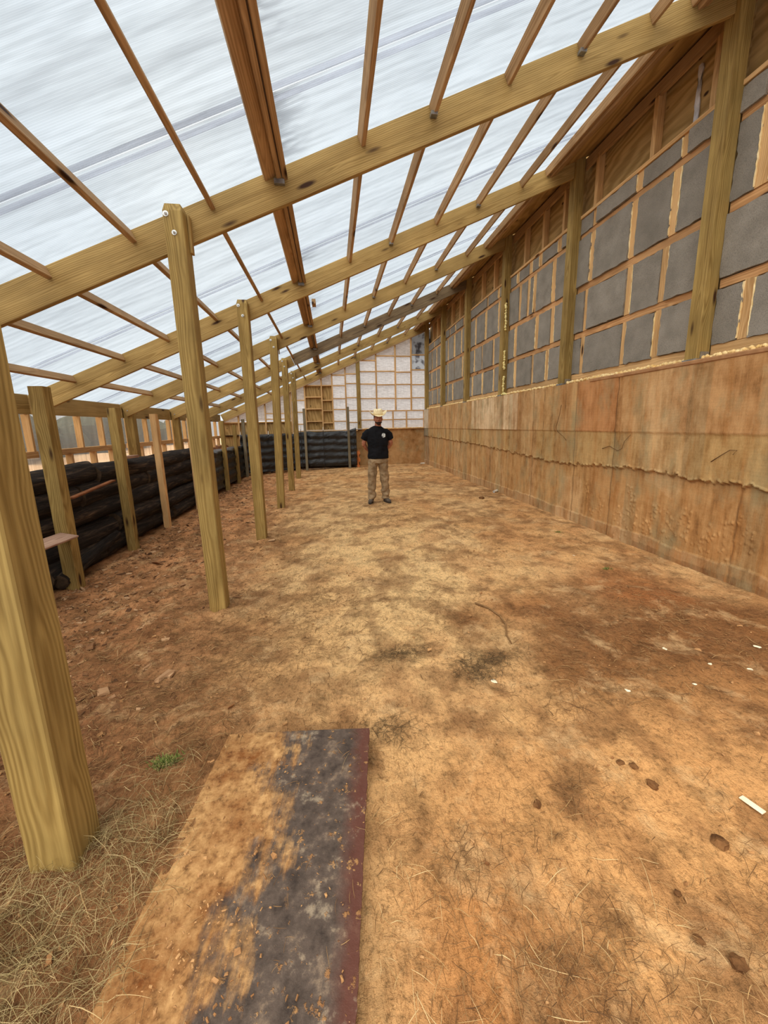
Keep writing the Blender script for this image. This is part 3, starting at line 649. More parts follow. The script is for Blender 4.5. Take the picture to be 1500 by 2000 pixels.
def film(x0, x1, z0, z1, slope=False):
    """film faced board; with slope=True its top edge follows the roof"""
    if slope:
        za, zb = ztop(x0)+.02, ztop(x1)+.02
        if min(za, zb) < z0+.02: za = max(za, z0+.02)
        cx, cz = (x0+x1)/2, (z0+zb)/2; P = [(x0,z0),(x1,z0),(x1,zb),(x0,za)]
        v = [(x-cx, 0, z-cz) for x, z in P]+[(x-cx, .02, z-cz) for x, z in P]
        f = [(0,1,2,3),(7,6,5,4),(0,4,5,1),(1,5,6,2),(2,6,7,3),(3,7,4,0)]
        o = link('insulation_panel', fix(mesh('insulation_panel', v, f)), M_FOILS if x0 > 3 else M_FOIL, WB); o.location = (cx, FY, cz)
    else: ragged_panel('insulation_panel', 'x', x0, x1, z0, z1, FY, .02, M_FOILS if x0 > 3 and z0 > 3.2 else M_FOIL, WB, .002).location.y = 0
for (x0, x1), zs in cells.items():
    xa, xb = x0+.026, x1-.026
    if x0 == .58: xb = x1-.002
    if x0 == 1.12: xa = x1*0+1.125
    zb = 1.36 if x0 < 1 else 2.04
    if x0 < -1.5: zb = 1.73
    if x0 < -3.5: zb = 1.70
    if x0 in (-.91, -.30): zb = 2.985
    for z in zs: boxo('blocking', (xa-.001, YS+.002, z-.019), (xb+.001, YS+.085, z+.019), M_STUD, WB)
    lv = [zb]+list(zs)
    for i, z in enumerate(lv):
        lo = z+.02; hi = lv[i+1]-.02 if i+1 < len(lv) else None
        film(xa-.02, xb+.02, lo-.01, hi+.01 if hi else 0, slope=hi is None)
# pieces in the low row under the rail
for (a, b) in ((1.125, 2.305), (2.355, 2.825), (2.875, 3.505)):
    boxo('blocking', (a, YS+.002, 1.69), (b, YS+.085, 1.728), M_STUD, WB); film(a-.01, b+.01, 1.40, 1.695); film(a-.01, b+.01, 1.722, 2.02)
# plywood with shelves
for (x0, x1, zz) in ((-.885, -.325, (1.69, 2.14, 2.56)), (-.275, .065, (1.63, 2.07, 2.44))):
    boxo('plywood_sheet', (x0-.02, FY, 1.37), (x1+.02, FY+.012, 2.985), M_PLY, WB)
    for z in zz+(2.965,): boxo('shelf', (x0, YS-.01, z-.019), (x1, YS+.083, z+.019), M_STUD, WB)
for (x0, x1) in ((-3.85, -3.325), (-3.275, -2.375), (-2.325, -1.445)):
    boxo('plywood_sheet', (x0-.02, FY, .75), (x1+.02, FY+.012, 1.70), M_PLY, WB); boxo('plywood_sheet', (x0-.02, FY, -.15), (x1+.02, FY+.012, .745), M_PLY, WB)
    for z in (1.235, 1.70, 1.80 if x0 > -2.4 else 1.235): boxo('rail', (x0, YS-.002, z-.019), (x1, YS+.083, z+.019), M_STUD, WB)
foam_bead((1.15, YS-.03, 1.385), (3.5, YS-.03, 1.39), .016, .6); flush_foam('spray_foam', WB, M_FOAM)
t = empty('end_wall_post', (1.05, 14.53, 1.37)); tag(t, 'tall treated post standing on the low concrete of the end wall', 'post')
boxo('shaft', (.98, YS-.06, 1.39), (1.12, YS+.09, RZ(1.05)-.03), M_POST, t, .006); boxo('base_bracket', (.965, YS-.07, 1.372), (1.135, YS+.10, 1.39), M_BOLT, t, .002)

# ------------------------------------------------------------------ outside: bank, trees
def outside():
    xs = np.linspace(-30, -4.03, 60); ys = np.linspace(-12, 34, 90); X, Y = np.meshgrid(xs, ys); Z = .70+np.clip((-9-X)*.06, 0, 2)+(fbm(X, Y, .5, 7)-.5)*.3
    v = np.stack([X, Y, Z], -1).reshape(-1, 3); idx = np.arange(v.shape[0]).reshape(90, 60)
    f = np.stack([idx[:-1,:-1], idx[:-1,1:], idx[1:,1:], idx[1:,:-1]], -1).reshape(-1, 4)
    tag(link('earth_bank', mesh('earth_bank', v, f, True), simple('orange_bank', (214,168,124), (236,198,156), 1.2, .95, .1)), kind='structure')
outside()
M_LEAF = simple('dark_leaves', (44,50,38), (84,90,70), 1.2, .8, .2, 0, .05, 8)
def hedge():
    bm = bmesh.new(); rs = random.Random(4)
    for i in range(110):
        x = -8.6-rs.random()*3; y = -8+i*.32+rs.uniform(-.4,.4); r = rs.uniform(.5, .8); z = .6+rs.uniform(.3, 1.15)
        g = bmesh.ops.create_icosphere(bm, subdivisions=2, radius=r)
        for q in g['verts']: q.co = q.co*rs.uniform(.82, 1.12)+Vector((x, y, z))
    me = bpy.data.meshes.new('undergrowth'); bm.to_mesh(me); bm.free()
    tag(link('undergrowth', me, M_LEAF), 'dim dark green undergrowth blurred behind the left side glazing', 'bushes', kind='stuff')
hedge()

# ------------------------------------------------------------------ log wall
def log(name, p0, p1, r, seed, label, group, rag=1.):
    p0, p1 = Vector(p0), Vector(p1); L = (p1-p0).length; n = max(8, int(L/.09)); S = 22; v = []; f = []; rs = random.Random(seed); ph = rs.random()*50
    for i in range(n+1):
        t = i/n; x = -L/2+L*t; a = np.arange(S)*2*math.pi/S
        rad = r*(1+.04*math.sin(t*7+ph))*(1+rag*.20*(fbm(np.cos(a)*1.2+ph, np.sin(a)*1.2+x*.7, 1.6, seed)-.5)+rag*.22*(fbm(a*3+ph, a*0+x*1.3, 1.4, seed+5)-.5))
        cy, cz = (fbm(x, 0, .8, seed+9)-.5)*.06, (fbm(x, 3, .8, seed+12)-.5)*.06
        for j in range(S): v.append((x, cy+math.cos(a[j])*rad[j], cz+math.sin(a[j])*rad[j]))
    for i in range(n):
        for j in range(S): f.append((i*S+j, i*S+(j+1)%S, (i+1)*S+(j+1)%S, (i+1)*S+j))
    me = mesh('bark', v, f, True); b = fix(me)
    ends = []
    for e, i in ((-1, 0), (1, n)):
        ring = v[i*S:(i+1)*S]; cen = np.mean(ring, 0)
        ev = [tuple(q) for q in ring]+[tuple(cen+(np.array(q)-cen)*.6+np.array((e*.008,0,0))) for q in ring]+[tuple(cen+np.array((e*.004,0,0)))]; ef = []
        for j in range(S): ef += [(j, (j+1)%S, S+(j+1)%S, S+j), (S+j, S+(j+1)%S, 2*S)]
        ends.append((ev, ef))
    x = (p1-p0).normalized(); y = Vector((0,0,1)).cross(x).normalized(); z = x.cross(y); m = Matrix.Identity(4)
    for i in range(3): m[i][0] = x[i]; m[i][1] = y[i]; m[i][2] = z[i]
    m.translation = (p0+p1)/2
    o = link(name, b, M_LOG); o.matrix_world = m; tag(o, label, 'log', group)
    for ev, ef in ends: link('cut_end', fix(mesh('cut_end', ev, ef)), M_LOGEND, o)
    return o
LZ = [.02, .27, .51, .74, .95]; cw = ['bottom', 'second', 'third', 'fourth', 'top']
cuts = [[(2.2,4.02),(4.06,5.05),(5.1,7.2),(7.24,9.2)], [(1.8,5.45),(5.5,8.9)], [(2.4,5.9),(5.95,9.2)], [(1.5,4.9),(4.95,6.6),(6.64,9.0)], [(2.6,5.35),(5.38,7.1),(7.14,9.1)]]
where = lambda a, b: 'close to the camera' if a < 3 else 'between the first short posts' if a < 5.2 and b < 6 else 'beside the second short post' if a < 5.6 else 'beside the third short post' if a < 6.2 else 'beyond the third short post'
s = 100
for c_, segs in enumerate(cuts):
    for (a, b) in segs:
        s += 1; r = .138+random.uniform(-.012, .012); xx = -2.99-.03*c_+random.uniform(-.015,.015)
        log('log', (xx, a, LZ[c_]+(.02 if c_ == 0 else 0)), (xx-.02, b, LZ[c_]+random.uniform(-.02,.02)), r, s, 'charred log, %s course of the left log wall, %s' % (cw[c_], where(a, b)), 'charred logs of the left wall')
# extra sticks of driftwood-grey timber at the wall foot
log('log', (-2.83, 4.12, -.02), (-2.95, 5.4, .12), .07, 301, 'thin split grey log leaning along the foot of the wall', None, 1.6)
# far logs: left run and back run, beneath the plastic
for c_ in range(5):
    if c_ < 4:
        log('log', (-3.06, 9.25, LZ[c_]-.02), (-3.08, 13.75, LZ[c_]), .135, 400+c_, 'charred log under black plastic at the far left, %s course' % cw[c_], 'plastic covered logs, left run', .7)
    log('log', (-2.55, 13.55+0.0, .11+.235*c_), (-1.25, 14.2, .11+.235*c_), .128, 420+c_, 'charred log under plastic turning the far left corner, %s course' % cw[c_], 'plastic covered logs, corner run', .7)
    log('log', (-1.18, 14.27, .13+.24*c_), (.86, 14.27, .13+.24*c_), .13, 440+c_, 'charred log under plastic in front of the end wall, %s course' % cw[c_], 'plastic covered logs, end run', .7)
# soil fill behind the logs
def fill():
    ys = np.arange(-1.5, 14.6, .12); xs = np.linspace(-3.93, -3.12, 9); X, Y = np.meshgrid(xs, ys); Z = np.where(Y < 9.2, .93, .84)+(fbm(X, Y, 3, 77)-.5)*.12
    v = np.stack([X, Y, Z], -1).reshape(-1, 3); idx = np.arange(len(v)).reshape(len(ys), len(xs)); f = np.stack([idx[:-1,:-1], idx[:-1,1:], idx[1:,1:], idx[1:,:-1]], -1).reshape(-1, 4)
    link('backfill', mesh('backfill', v, f, True), M_SOIL, FLOOR)
fill()
def sheet_plastic(path, ztop, zbot, label, over=.45, end=False):
    """black sheet hanging over stacked logs; path = points of the front line, left to right"""
    P = [Vector((a, b, 0)) for a, b in path]; seg = [(P[i+1]-P[i]).length for i in range(len(P)-1)]; T = sum(seg); nu = int(T/.035); V = []; prof = []
    nv = 46
    for i in range(nu+1):
        d = T*i/nu; k = 0
        while k < len(seg)-1 and d > seg[k]: d -= seg[k]; k += 1
        p = P[k].lerp(P[k+1], d/seg[k]); t = (P[k+1]-P[k]).normalized(); nn = Vector((t.y, -t.x, 0)); s_ = T*i/nu; zt = ztop(s_) 
        for j in range(nv+1):
            q = j/nv
            if q < .2: off = .02+(.2-q)/.2*(-over); z = zt-.0+.02*math.sin(q*15)
            else:
                z = zt-(q-.2)/.8*(zt-zbot(s_)); off = .045+.018*math.sin((z-.11)/.24*2*math.pi-1.2)
            off += (float(fbm(s_*1.0, q*2, 3.2, 88, 3))-.5)*(.14 if .15 < q < .4 else .045)+(float(fbm(s_*2.+q*5, q*3, 5., 98, 2))-.5)*.03
            z += (float(fbm(s_, q*2, 2.6, 89, 2))-.5)*.06*(1 if q < .9 else .3)
            V.append(tuple(p+nn*off+Vector((0, 0, z))))
    f = [(i*(nv+1)+j, (i+1)*(nv+1)+j, (i+1)*(nv+1)+j+1, i*(nv+1)+j+1) for i in range(nu) for j in range(nv)]
    o = link('plastic_sheet', mesh('plastic_sheet', V, f, True), M_BPLAS); sm = o.modifiers.new('t', 'SOLIDIFY'); sm.thickness = .002
    return tag(o, label, 'sheet', 'black plastic over the far logs')
sheet_plastic([(-2.90, 9.3), (-2.90, 13.2)], lambda s: .93, lambda s: .0, 'black plastic sheet over the low far left logs', .3)
sheet_plastic([(-2.98, 13.10), (-1.25, 14.02)], lambda s: 1.26, lambda s: .02, 'black plastic sheet over the logs turning the far left corner', .3)
sheet_plastic([(-1.20, 14.10), (.88, 14.10)], lambda s: 1.30+.14*max(0, (s-1.7)/.4), lambda s: .08, 'black plastic sheet draped over the end wall logs, behind the man', .3)
# torn orange clay showing at the end of the end run
ragged_panel('clay_lump', 'x', .87, .99, -.02, .62, 14.16, .2, simple('orange_clay', (200,110,56), (232,150,92), 9, .9, .1, 0, .02, 25), None, .025); tag(bpy.data.objects['clay_lump'], 'lumpy orange clay beside the torn end of the plastic', 'clay')

# ------------------------------------------------------------------ short posts in front of the logs
SP = [(-2.755, 4.22, 1.93, .125, 'nearest short post before the log wall, grey board wedged behind it', M_POST), (-2.78, 5.50, 1.79, .11, 'second short post before the log wall from the camera', M_POST), (-2.79, 6.66, 1.75, .09, 'third short post before the log wall, the orange one', M_STUD),
      (-2.80, 8.25, 1.72, .09, 'fourth short post before the log wall, right behind the second inner post', M_STUD), (-2.80, 10.55, 1.70, .10, 'fifth short post at the left, against the plastic', M_POST), (-2.82, 11.9, 1.60, .09, 'sixth short post at the left, against the plastic', M_POST), (-2.80, 13.0, 1.78, .09, 'seventh short post at the far left corner', M_GREY),
      (-.93, 13.98, 2.13, .085, 'short grey post before the end wall, left of the wooden shelves', M_GREY), (.60, 13.98, 2.17, .085, 'short grey post before the end wall, right of the wooden shelves', M_GREY)]
for (x, y, zt, w_, lab, mt) in SP:
    zb = float(gz(x, y))-.05; o = beam('short_post', (x, y, zb), (x, y, zt), w_, w_, mt, None, (0,1,0), .005); tag(o, 'rough upright timber, '+lab, 'post', 'short posts holding the logs')
for (x, y, zt, cap) in ((-2.95, 13.2, 1.30, 1), (-2.12, 13.52, 1.30, 1), (-1.08, 13.98, 1.45, 1), (-.30, 13.98, 1.40, 1), (.80, 13.98, 1.28, 0), (-1.95, 13.6, 1.0, 0)):
    t = empty('rebar_stake', (x, y, 0)); wh = 'capped white at the top' if cap else 'without a cap'
    tag(t, 'dark iron stake %s, %s' % (wh, {-2.95:'leftmost of all', -2.12:'second from the far left corner', -1.08:'left of the grey end post', -.30:'below the wooden shelves', .80:'at the right end of the plastic', -1.95:'low against the corner plastic'}[x]), 'stake', 'iron stakes at the far logs')
    bm = bmesh.new(); bmesh.ops.create_cone(bm, cap_ends=True, segments=8, radius1=.009, radius2=.009, depth=zt, matrix=Matrix.Translation((0,0,zt/2-.02))); me = bpy.data.meshes.new('rod'); bm.to_mesh(me); bm.free(); link('rod', me, M_REBAR, t)
    if cap:
        bm = bmesh.new(); bmesh.ops.create_cone(bm, cap_ends=True, segments=10, radius1=.016, radius2=.012, depth=.12, matrix=Matrix.Translation((0,0,zt+.03))); me = bpy.data.meshes.new('cap'); bm.to_mesh(me); bm.free(); link('cap', me, M_PVC, t)
o = beam('scrap_board', (-2.66, 3.55, .50), (-2.68, 4.145, .475), .17, .02, M_PLYBOARD, None, (.25,0,1)); tag(o, 'pale split board lying level against the nearest short post', 'board')
o = beam('scrap_board', (-2.93, 5.75, 1.13), (-2.98, 6.3, 1.115), .12, .04, M_PLYBOARD, None, (0,0,1)); tag(o, 'short reddish offcut lying on the top log beside the second short post', 'board')
o = beam('scrap_board', (-2.80, 4.45, .80), (-2.83, 5.35, .87), .06, .02, simple('bark_board', (96,58,36), (140,88,56), 6, .9, .1), None, (0,0,1)); tag(o, 'thin brown slat wedged along the log wall under the top log', 'board')

# ------------------------------------------------------------------ steel plate in the foreground
def plate():
    m = MT('earthy_steel', .6, .22); m.b.inputs['Metallic'].default_value = .0
    sx = m.n('ShaderNodeSeparateXYZ'); m.L(m.tc.outputs['Object'], sx.inputs[0]); co = m.coord(rand=False)
    st = m.noise(m.coord((9, 1.2, 1), rand=False), 2.4, 5, .65); bl = m.noise(co, 9, 5, .7); big = m.noise(co, 2.4, 3, .6)
    steel = m.ramp(m.noise(co, 14, 5, .7), [(.3, lin(50,40,34)), (.55, lin(88,74,64)), (.72, lin(138,116,94))])
    rust = m.ramp(m.math('ADD', sx.outputs['X'], m.math('MULTIPLY', bl, .10)), [(.30, G(0)), (.36, G(1))]); steel = m.mix(steel, lin(92,50,38), m.math('MULTIPLY', rust, .8))
    soil = m.ramp(m.noise(co, 30, 5, .7), [(.3, lin(110,76,44)), (.48, lin(172,130,82)), (.75, lin(204,162,108))]); soil = m.mix(soil, m.ramp(m.noise(co, 4.5, 6, .7), [(.35, lin(176,140,110)), (.6, G(1.08))]), 1., 'MULTIPLY'); steel = m.mix(steel, lin(158,142,118), m.ramp(m.noise(co, 7, 6, .72), [(.57, G(0)), (.66, G(.55))]))
    # soil mask: left part always, streaks dragged along the plate
    v = m.math('SUBTRACT', m.math('ADD', m.math('MULTIPLY', st, .55), m.math('MULTIPLY', bl, .45)), m.math('MULTIPLY', sx.outputs['X'], 1.35))
    v = m.math('ADD', v, m.math('MULTIPLY', m.math('SUBTRACT', big, .5), 1.1))
    fac = m.ramp(v, [(.46, G(0)), (.60, G(1))])
    sp = m.ramp(m.noise(co, 22, 4, .7), [(.60, G(0)), (.66, G(.8))]); fac = m.math('MAXIMUM', fac, sp)
    m.col(m.mix(steel, soil, fac)); m.L(m.ramp(fac, [(0, G(.6)), (1, G(.95))]), m.b.inputs['Roughness'])
    b = m.bump(fac, .004, .6); m.nrm(m.bump(m.noise(co, 60, 5, .7), .004, .6, b)); return m.m
def build_plate():
    a = math.atan2(.103, .887); W = .675; L = 2.3; nx, ny = 44, 120; th = .010
    tl, tr = Vector((-.556, 1.69)), Vector((.116, 1.594)); cx = (tl+tr)/2
    d = Vector((-.1175, -.882)).normalized(); r = Vector((.99, -.14)).normalized(); r = Vector((-d.y, d.x)); 
    if r.x < 0: r = -r
    cen = cx+d*L/2
    v = []
    for i in range(ny+1):
        for j in range(nx+1):
            x = -W/2+W*j/nx; y = -L/2+L*i/ny; jit = (random.gauss(0, .0012) if j in (0, nx) or i in (0, ny) else 0)
            v.append((x+jit, y, .004*math.sin(x*4+1)+.0))
    N = len(v); v += [(p[0], p[1], p[2]-th) for p in v]; f = []
    for i in range(ny):
        for j in range(nx):
            q = i*(nx+1)+j; f += [(q, q+1, q+nx+2, q+nx+1), (N+q, N+q+nx+1, N+q+nx+2, N+q+1)]
    ring = [j for j in range(nx+1)]+[i*(nx+1)+nx for i in range(1, ny+1)]+[ny*(nx+1)+j for j in range(nx-1, -1, -1)]+[i*(nx+1) for i in range(ny-1, 0, -1)]
    for k in range(len(ring)): a_, b_ = ring[k], ring[(k+1)%len(ring)]; f.append((a_, N+a_, N+b_, b_))
    o = link('steel_plate', fix(mesh('steel_plate', v, f)), plate()); o.location = (cen.x, cen.y, .062)
    o.rotation_euler = (0, -.02, math.atan2(-d.x, -d.y)*-1)
    return tag(o, 'flat rusty steel plate half covered with dried clay, in the foreground', 'plate')
PL = build_plate()

# ------------------------------------------------------------------ litter on the ground
def blades(name, n, dens, ln, wd, mat, lift=.004, curl=.6, upr=.15, seed=1, box=(-3.2, 3.4, .55, 9.), parent=None, flat=False):
    R = np.random.default_rng(seed); V = []; Fc = []; cnt = 0; tries = 0; K = 4
    while cnt < n and tries < 60:
        tries += 1; m_ = 6000
        # more of them close to the camera
        y = box[2]+(box[3]-box[2])*R.random(m_)**(1.5 if box[3] > 12 else 2.0); x = R.uniform(box[0], box[1], m_); keep = R.random(m_) < dens(x, y)
        x, y = x[keep][:n-cnt], y[keep][:n-cnt]; k = len(x)
        if not k: continue
        th = R.uniform(0, 2*np.pi, k); L = ln*R.lognormal(0, .45, k); cv = R.normal(0, curl, k)/K; up = np.abs(R.normal(0, upr, k)); w_ = wd*R.uniform(.6, 1.4, k)
        px, py = x.copy(), y.copy(); pts = [];
        for q in range(K+1):
            zz = gz(px, py)+bumps(px, py)+lift+up*L*np.sin(np.pi*q/K)*.8+R.uniform(0, .004, k)
            on = (np.abs(px+.28) < .34) & (py < 1.66); zz = np.where(on, np.maximum(zz, .075), zz)
            pts.append(np.stack([px, py, zz], 1)); px = px+np.cos(th)*L/K; py = py+np.sin(th)*L/K; th = th+cv
        pts = np.stack(pts, 1); dirs = np.stack([-np.sin(th), np.cos(th), np.zeros(k)], 1)[:, None, :]; w3 = w_[:, None, None]
        tp = np.array([.6, 1, 1, .8, .3])[None, :, None]
        a = pts+dirs*w3*tp; b = pts-dirs*w3*tp; c = pts+np.array([0, 0, 1])*w3*tp*1.2
        base = len(V)*0+cnt*(K+1)*3
        arr = np.stack([a, c, b], 2).reshape(-1, 3); V.append(arr)
        i0 = (np.arange(k)*(K+1)*3+base)[:, None, None]; q = (np.arange(K)*3)[None, :, None]
        fa = np.concatenate([i0+q+np.array([0,1,4,3]), i0+q+np.array([1,2,5,4])], 1).reshape(-1, 4); Fc.append(fa); cnt += k
    V = np.concatenate(V); Fc = np.concatenate(Fc)
    me = bpy.data.meshes.new(name); me.vertices.add(len(V)); me.vertices.foreach_set('co', V.reshape(-1).astype(np.float32))
    me.loops.add(len(Fc)*4); me.loops.foreach_set('vertex_index', Fc.reshape(-1).astype(np.int32)); me.polygons.add(len(Fc)); me.polygons.foreach_set('loop_start', np.arange(len(Fc), dtype=np.int32)*4); me.polygons.foreach_set('loop_total', np.full(len(Fc), 4, np.int32)); me.update(); me.validate()
    return link(name, me, mat, parent)
def litmat(name, a, b, c):
    m = MT(name, .85, .15); ge = m.n('ShaderNodeNewGeometry'); m.col(m.ramp(ge.outputs['Random Per Island'], [(0, lin(*a)), (.5, lin(*b)), (1, lin(*c))])); return m.m
M_TWIG = litmat('dry_twigs', (84,58,36), (118,86,54), (156,120,78))
M_TWIGD = litmat('dark_twigs', (48,38,28), (84,66,44), (120,96,64))
M_STRAW = litmat('pale_straw', (140,106,66), (176,142,94), (214,186,136))
M_HAY = litmat('greenish_hay', (96,82,52), (150,130,86), (196,174,126))
M_CHIP = litmat('bark_chips', (84,56,36), (134,94,62), (196,156,116))
clump = lambda x, y, cx, cy, sx, sy: np.exp(-((x-cx)/sx)**2-((y-cy)/sy)**2)
def d_twig(x, y):
    n = fbm(x, y, 1.6, 201); n2 = fbm(x, y, 6, 202); d = np.clip((n-.46)*3, 0, 1)*np.clip((n2-.42)*5, 0, 1)*.55+.02
    d += 1.6*clump(x, y, .85, 2.07, .16, .12)+1.3*clump(x, y, .38, 2.29, .15, .08)+.7*clump(x, y, .2, 1.55, .14, .12)+.45*clump(x, y, 1.15, 1.6, .1, .1)+.5*clump(x, y, .85, 2.9, .5, .5)+.6*clump(x, y, -.75, 2.3, .5, 1.0)+.6*clump(x, y, .3, 1.05, .10, .2)+.35*clump(x, y, 2.1, 2.1, .8, .6)
    d += .6*clump(x, y, .65, .75, .35, .15)+.5*clump(x, y, 1.5, .7, .2, .3)+.35*(x < -.5)+.5*clump(x, y, -.3, 4.3, .4, 1.2)
    return np.clip(d, 0, 1)*np.where((np.abs(x+.28) < .34) & (y < 1.66), .12, 1)
def d_straw(x, y): return np.clip(.03+.9*clump(x, y, .13, 1.2, .06, .6)+.6*(x < -.6)*(y < 1.9)+.5*clump(x, y, .2, .8, .3, .3)+.35*clump(x, y, .7, .7, .6, .25)+.3*(x < -.4)*(y < 3), 0, 1)*np.where((np.abs(x+.28) < .34) & (y < 1.66), .25, 1)
def d_hay(x, y): return np.clip(1.0*clump(x, y, -1.02, .92, .26, .3)+.5*clump(x, y, -.70, 1.2, .10, .4)+.5*clump(x, y, -.85, 1.25, .2, .12), 0, 1)*np.where((np.abs(x+.28) < .35), 0, 1)
tag(blades('twig_litter', 26000, d_twig, .036, .0008, M_TWIG, seed=5), 'dark dry twigs and root hairs strewn over the clay', 'litter', kind='stuff')
tag(blades('straw_litter', 1700, d_straw, .055, .0007, M_STRAW, curl=.5, seed=6, box=(-2.2, 2.6, .55, 5.)), 'pale straws scattered round the plate and the near posts', 'straw', kind='stuff')
tag(blades('loose_hay', 3600, d_hay, .085, .0005, M_HAY, lift=.006, curl=1.0, upr=.3, seed=7, box=(-1.6, -.5, .5, 1.9)), 'tangled greenish hay at the foot of the nearest post', 'hay', kind='stuff')
tag(blades('far_litter', 11000, lambda x, y: np.clip((fbm(x, y, 1.2, 211)-.42)*3+.5*(x < -1.2), .06, 1), .055, .0016, M_TWIG, seed=8, box=(-2.8, 3.3, 1.6, 14)), 'dark plant litter on the far floor', 'litter', kind='stuff')
def chips(name, n, box, dens, s0, mat, label, cat, seed, z0=0.):
    R = random.Random(seed); V = []; Fc = []; cnt = 0
    while cnt < n:
        x = R.uniform(box[0], box[1]); y = box[2]+(box[3]-box[2])*R.random()**1.5
        if R.random() > dens(x, y): continue
        if name != 'plate_crumbs' and abs(x+.28) < .4 and y < 1.70: continue
        z = GZ(x, y)+.004
        if abs(x+.28) < .34 and y < 1.66: z = .074
        a = s0*R.lognormvariate(0, .5); b = a*R.uniform(.25, .8); h = a*(R.uniform(.1, .35) if s0 > .01 else R.uniform(.5, .9)); m = (Matrix.Rotation(R.random()*6.3, 3, 'Z') @ Matrix.Rotation(R.gauss(0, .35), 3, 'X'))
        P = [(-a,-b*.5,0),(a*.8,-b,0),(a,b*.6,0),(-a*.7,b,0),(-a*.8,-b*.4,h),(a*.7,-b*.8,h*.8),(a*.8,b*.5,h),(-a*.6,b*.7,h*.9)]; k = len(V); P = [tuple(q*R.uniform(.65, 1.25) for q in p) for p in P]
        V += [tuple(m @ Vector(p)+Vector((x, y, z))) for p in P]; Fc += [(k,k+3,k+2,k+1),(k+4,k+5,k+6,k+7),(k,k+1,k+5,k+4),(k+1,k+2,k+6,k+5),(k+2,k+3,k+7,k+6),(k+3,k,k+4,k+7)]; cnt += 1
    return tag(link(name, mesh(name, V, Fc), mat), label, cat, kind='stuff')
chips('bark_litter', 3600, (-2.8, -.9, 2.0, 12.5), lambda x, y: min(1, max(.08, (-x-1.2)*.7)), .014, M_CHIP, 'bark and wood chips strewn along the log wall', 'litter', 21)
M_CLOD = simple('clay_crumbs', (122,80,48), (190,146,98), 5, .95, .1)
chips('clay_crumbs', 2600, (-2.6, 3.3, .6, 7.), lambda x, y: .9 if x < -.5 else .3, .005, M_CLOD, 'small crumbs of clay over the floor', 'crumbs', 22)
chips('plate_crumbs', 700, (-.60, .06, .66, 1.58), lambda x, y: .9 if x < -.25 else .12, .0028, M_CLOD, 'clay crumbs lying on the steel plate', 'crumbs', 23)
for i, (x, y, sx_, sy_, n, lab) in enumerate(((.84,2.06,.13,.09,520,'dark matted clump of twigs on the pale track, below the curved stick'), (.38,2.29,.14,.06,330,'flat dark mat of twigs left of the main clump'), (1.02,2.14,.12,.05,200,'thin fan of twigs trailing right of the main clump'), (.22,1.66,.10,.08,180,'loose patch of twigs just above the corner of the plate'), (.92,1.22,.06,.05,110,'small tuft of reddish roots in the middle of the pale track'), (.42,1.05,.09,.08,160,'tuft of fine roots right of the plate'), (1.42,.80,.10,.06,120,'tuft of roots at the lower right'), (.62,.74,.14,.06,200,'spread of long grass roots at the bottom edge'), (-.75,2.45,.35,.3,700,'wide mat of dead grass behind the nearest post'), (-.2,3.2,.3,.35,500,'thin mat of dead grass right of the second inner post'), (.75,2.75,.3,.25,420,'scattered root litter above the curved stick'))):
    tag(blades('twig_clump', n, (lambda a, b, c, d: (lambda X_, Y_: np.clip(clump(X_, Y_, a, b, c, d), 0, 1)))(x, y, sx_, sy_), .045, .0009, M_TWIGD if i < 4 else M_TWIG, curl=1.0, upr=.12, seed=60+i, box=(x-sx_*2.2, x+sx_*2.2, y-sy_*2.2, y+sy_*2.2)), lab, 'litter', kind='stuff')
# individual pale wood chips and clods
def lump(name, x, y, s, mat, label, cat, group=None, flat=.35, seed=0, asp=1.4):
    rs = random.Random(seed+int(x*100)); bm = bmesh.new(); bmesh.ops.create_icosphere(bm, subdivisions=2, radius=s)
    for q in bm.verts: q.co = Vector((q.co.x*asp*rs.uniform(.85,1.15), q.co.y*rs.uniform(.8,1.2), q.co.z*flat))*(rs.uniform(.66, 1.25) if flat > .5 else rs.uniform(.78, 1.18))
    me = bpy.data.meshes.new(name); bm.to_mesh(me); bm.free(); o = link(name, me, mat); o.location = (x, y, GZ(x, y)+s*flat*.55); o.rotation_euler = (0, 0, rs.random()*6); return tag(o, label, cat, group)
M_WCHIP = simple('pale_wood_chip', (214,196,160), (244,232,204), 12, .8, .2)
for (x, y, s, lab) in ((2.11,2.02,.018,'leftmost of the pale chips on the dark red patch'), (2.43,1.75,.017,'small pale chip near the right edge on the dark red patch'), (2.23,1.82,.015,'pale chip below the leftmost one on the dark red patch'), (1.98,1.68,.014,'thin pale chip at the lower rim of the dark red patch'), (1.59,1.71,.02,'flat buff chip between dark patch and pale track'), (2.73,1.95,.022,'long pale splinter at the right edge of the picture'), (.89,1.93,.022,'buff chip right of the dark twig clump'), (2.66,3.82,.02,'whitish chip towards the concrete wall')):
    lump('wood_chip', x, y, s*.62, M_WCHIP, 'pale wood chip: '+lab, 'chip', None, .25, 3, 1.5)
o = beam('wood_splinter', (1.565, 1.08, GZ(1.57,1.05)+.012), (1.585, 1.01, GZ(1.58,1.03)+.012), .03, .005, M_WCHIP, None, (0.1,.2,1), .001); tag(o, 'pale pointed splinter lying alone at the lower right', 'chip')
M_DARKCLOD = simple('damp_clod', (82,54,32), (124,86,52), 20, .95, .1, 0, .01, 60)
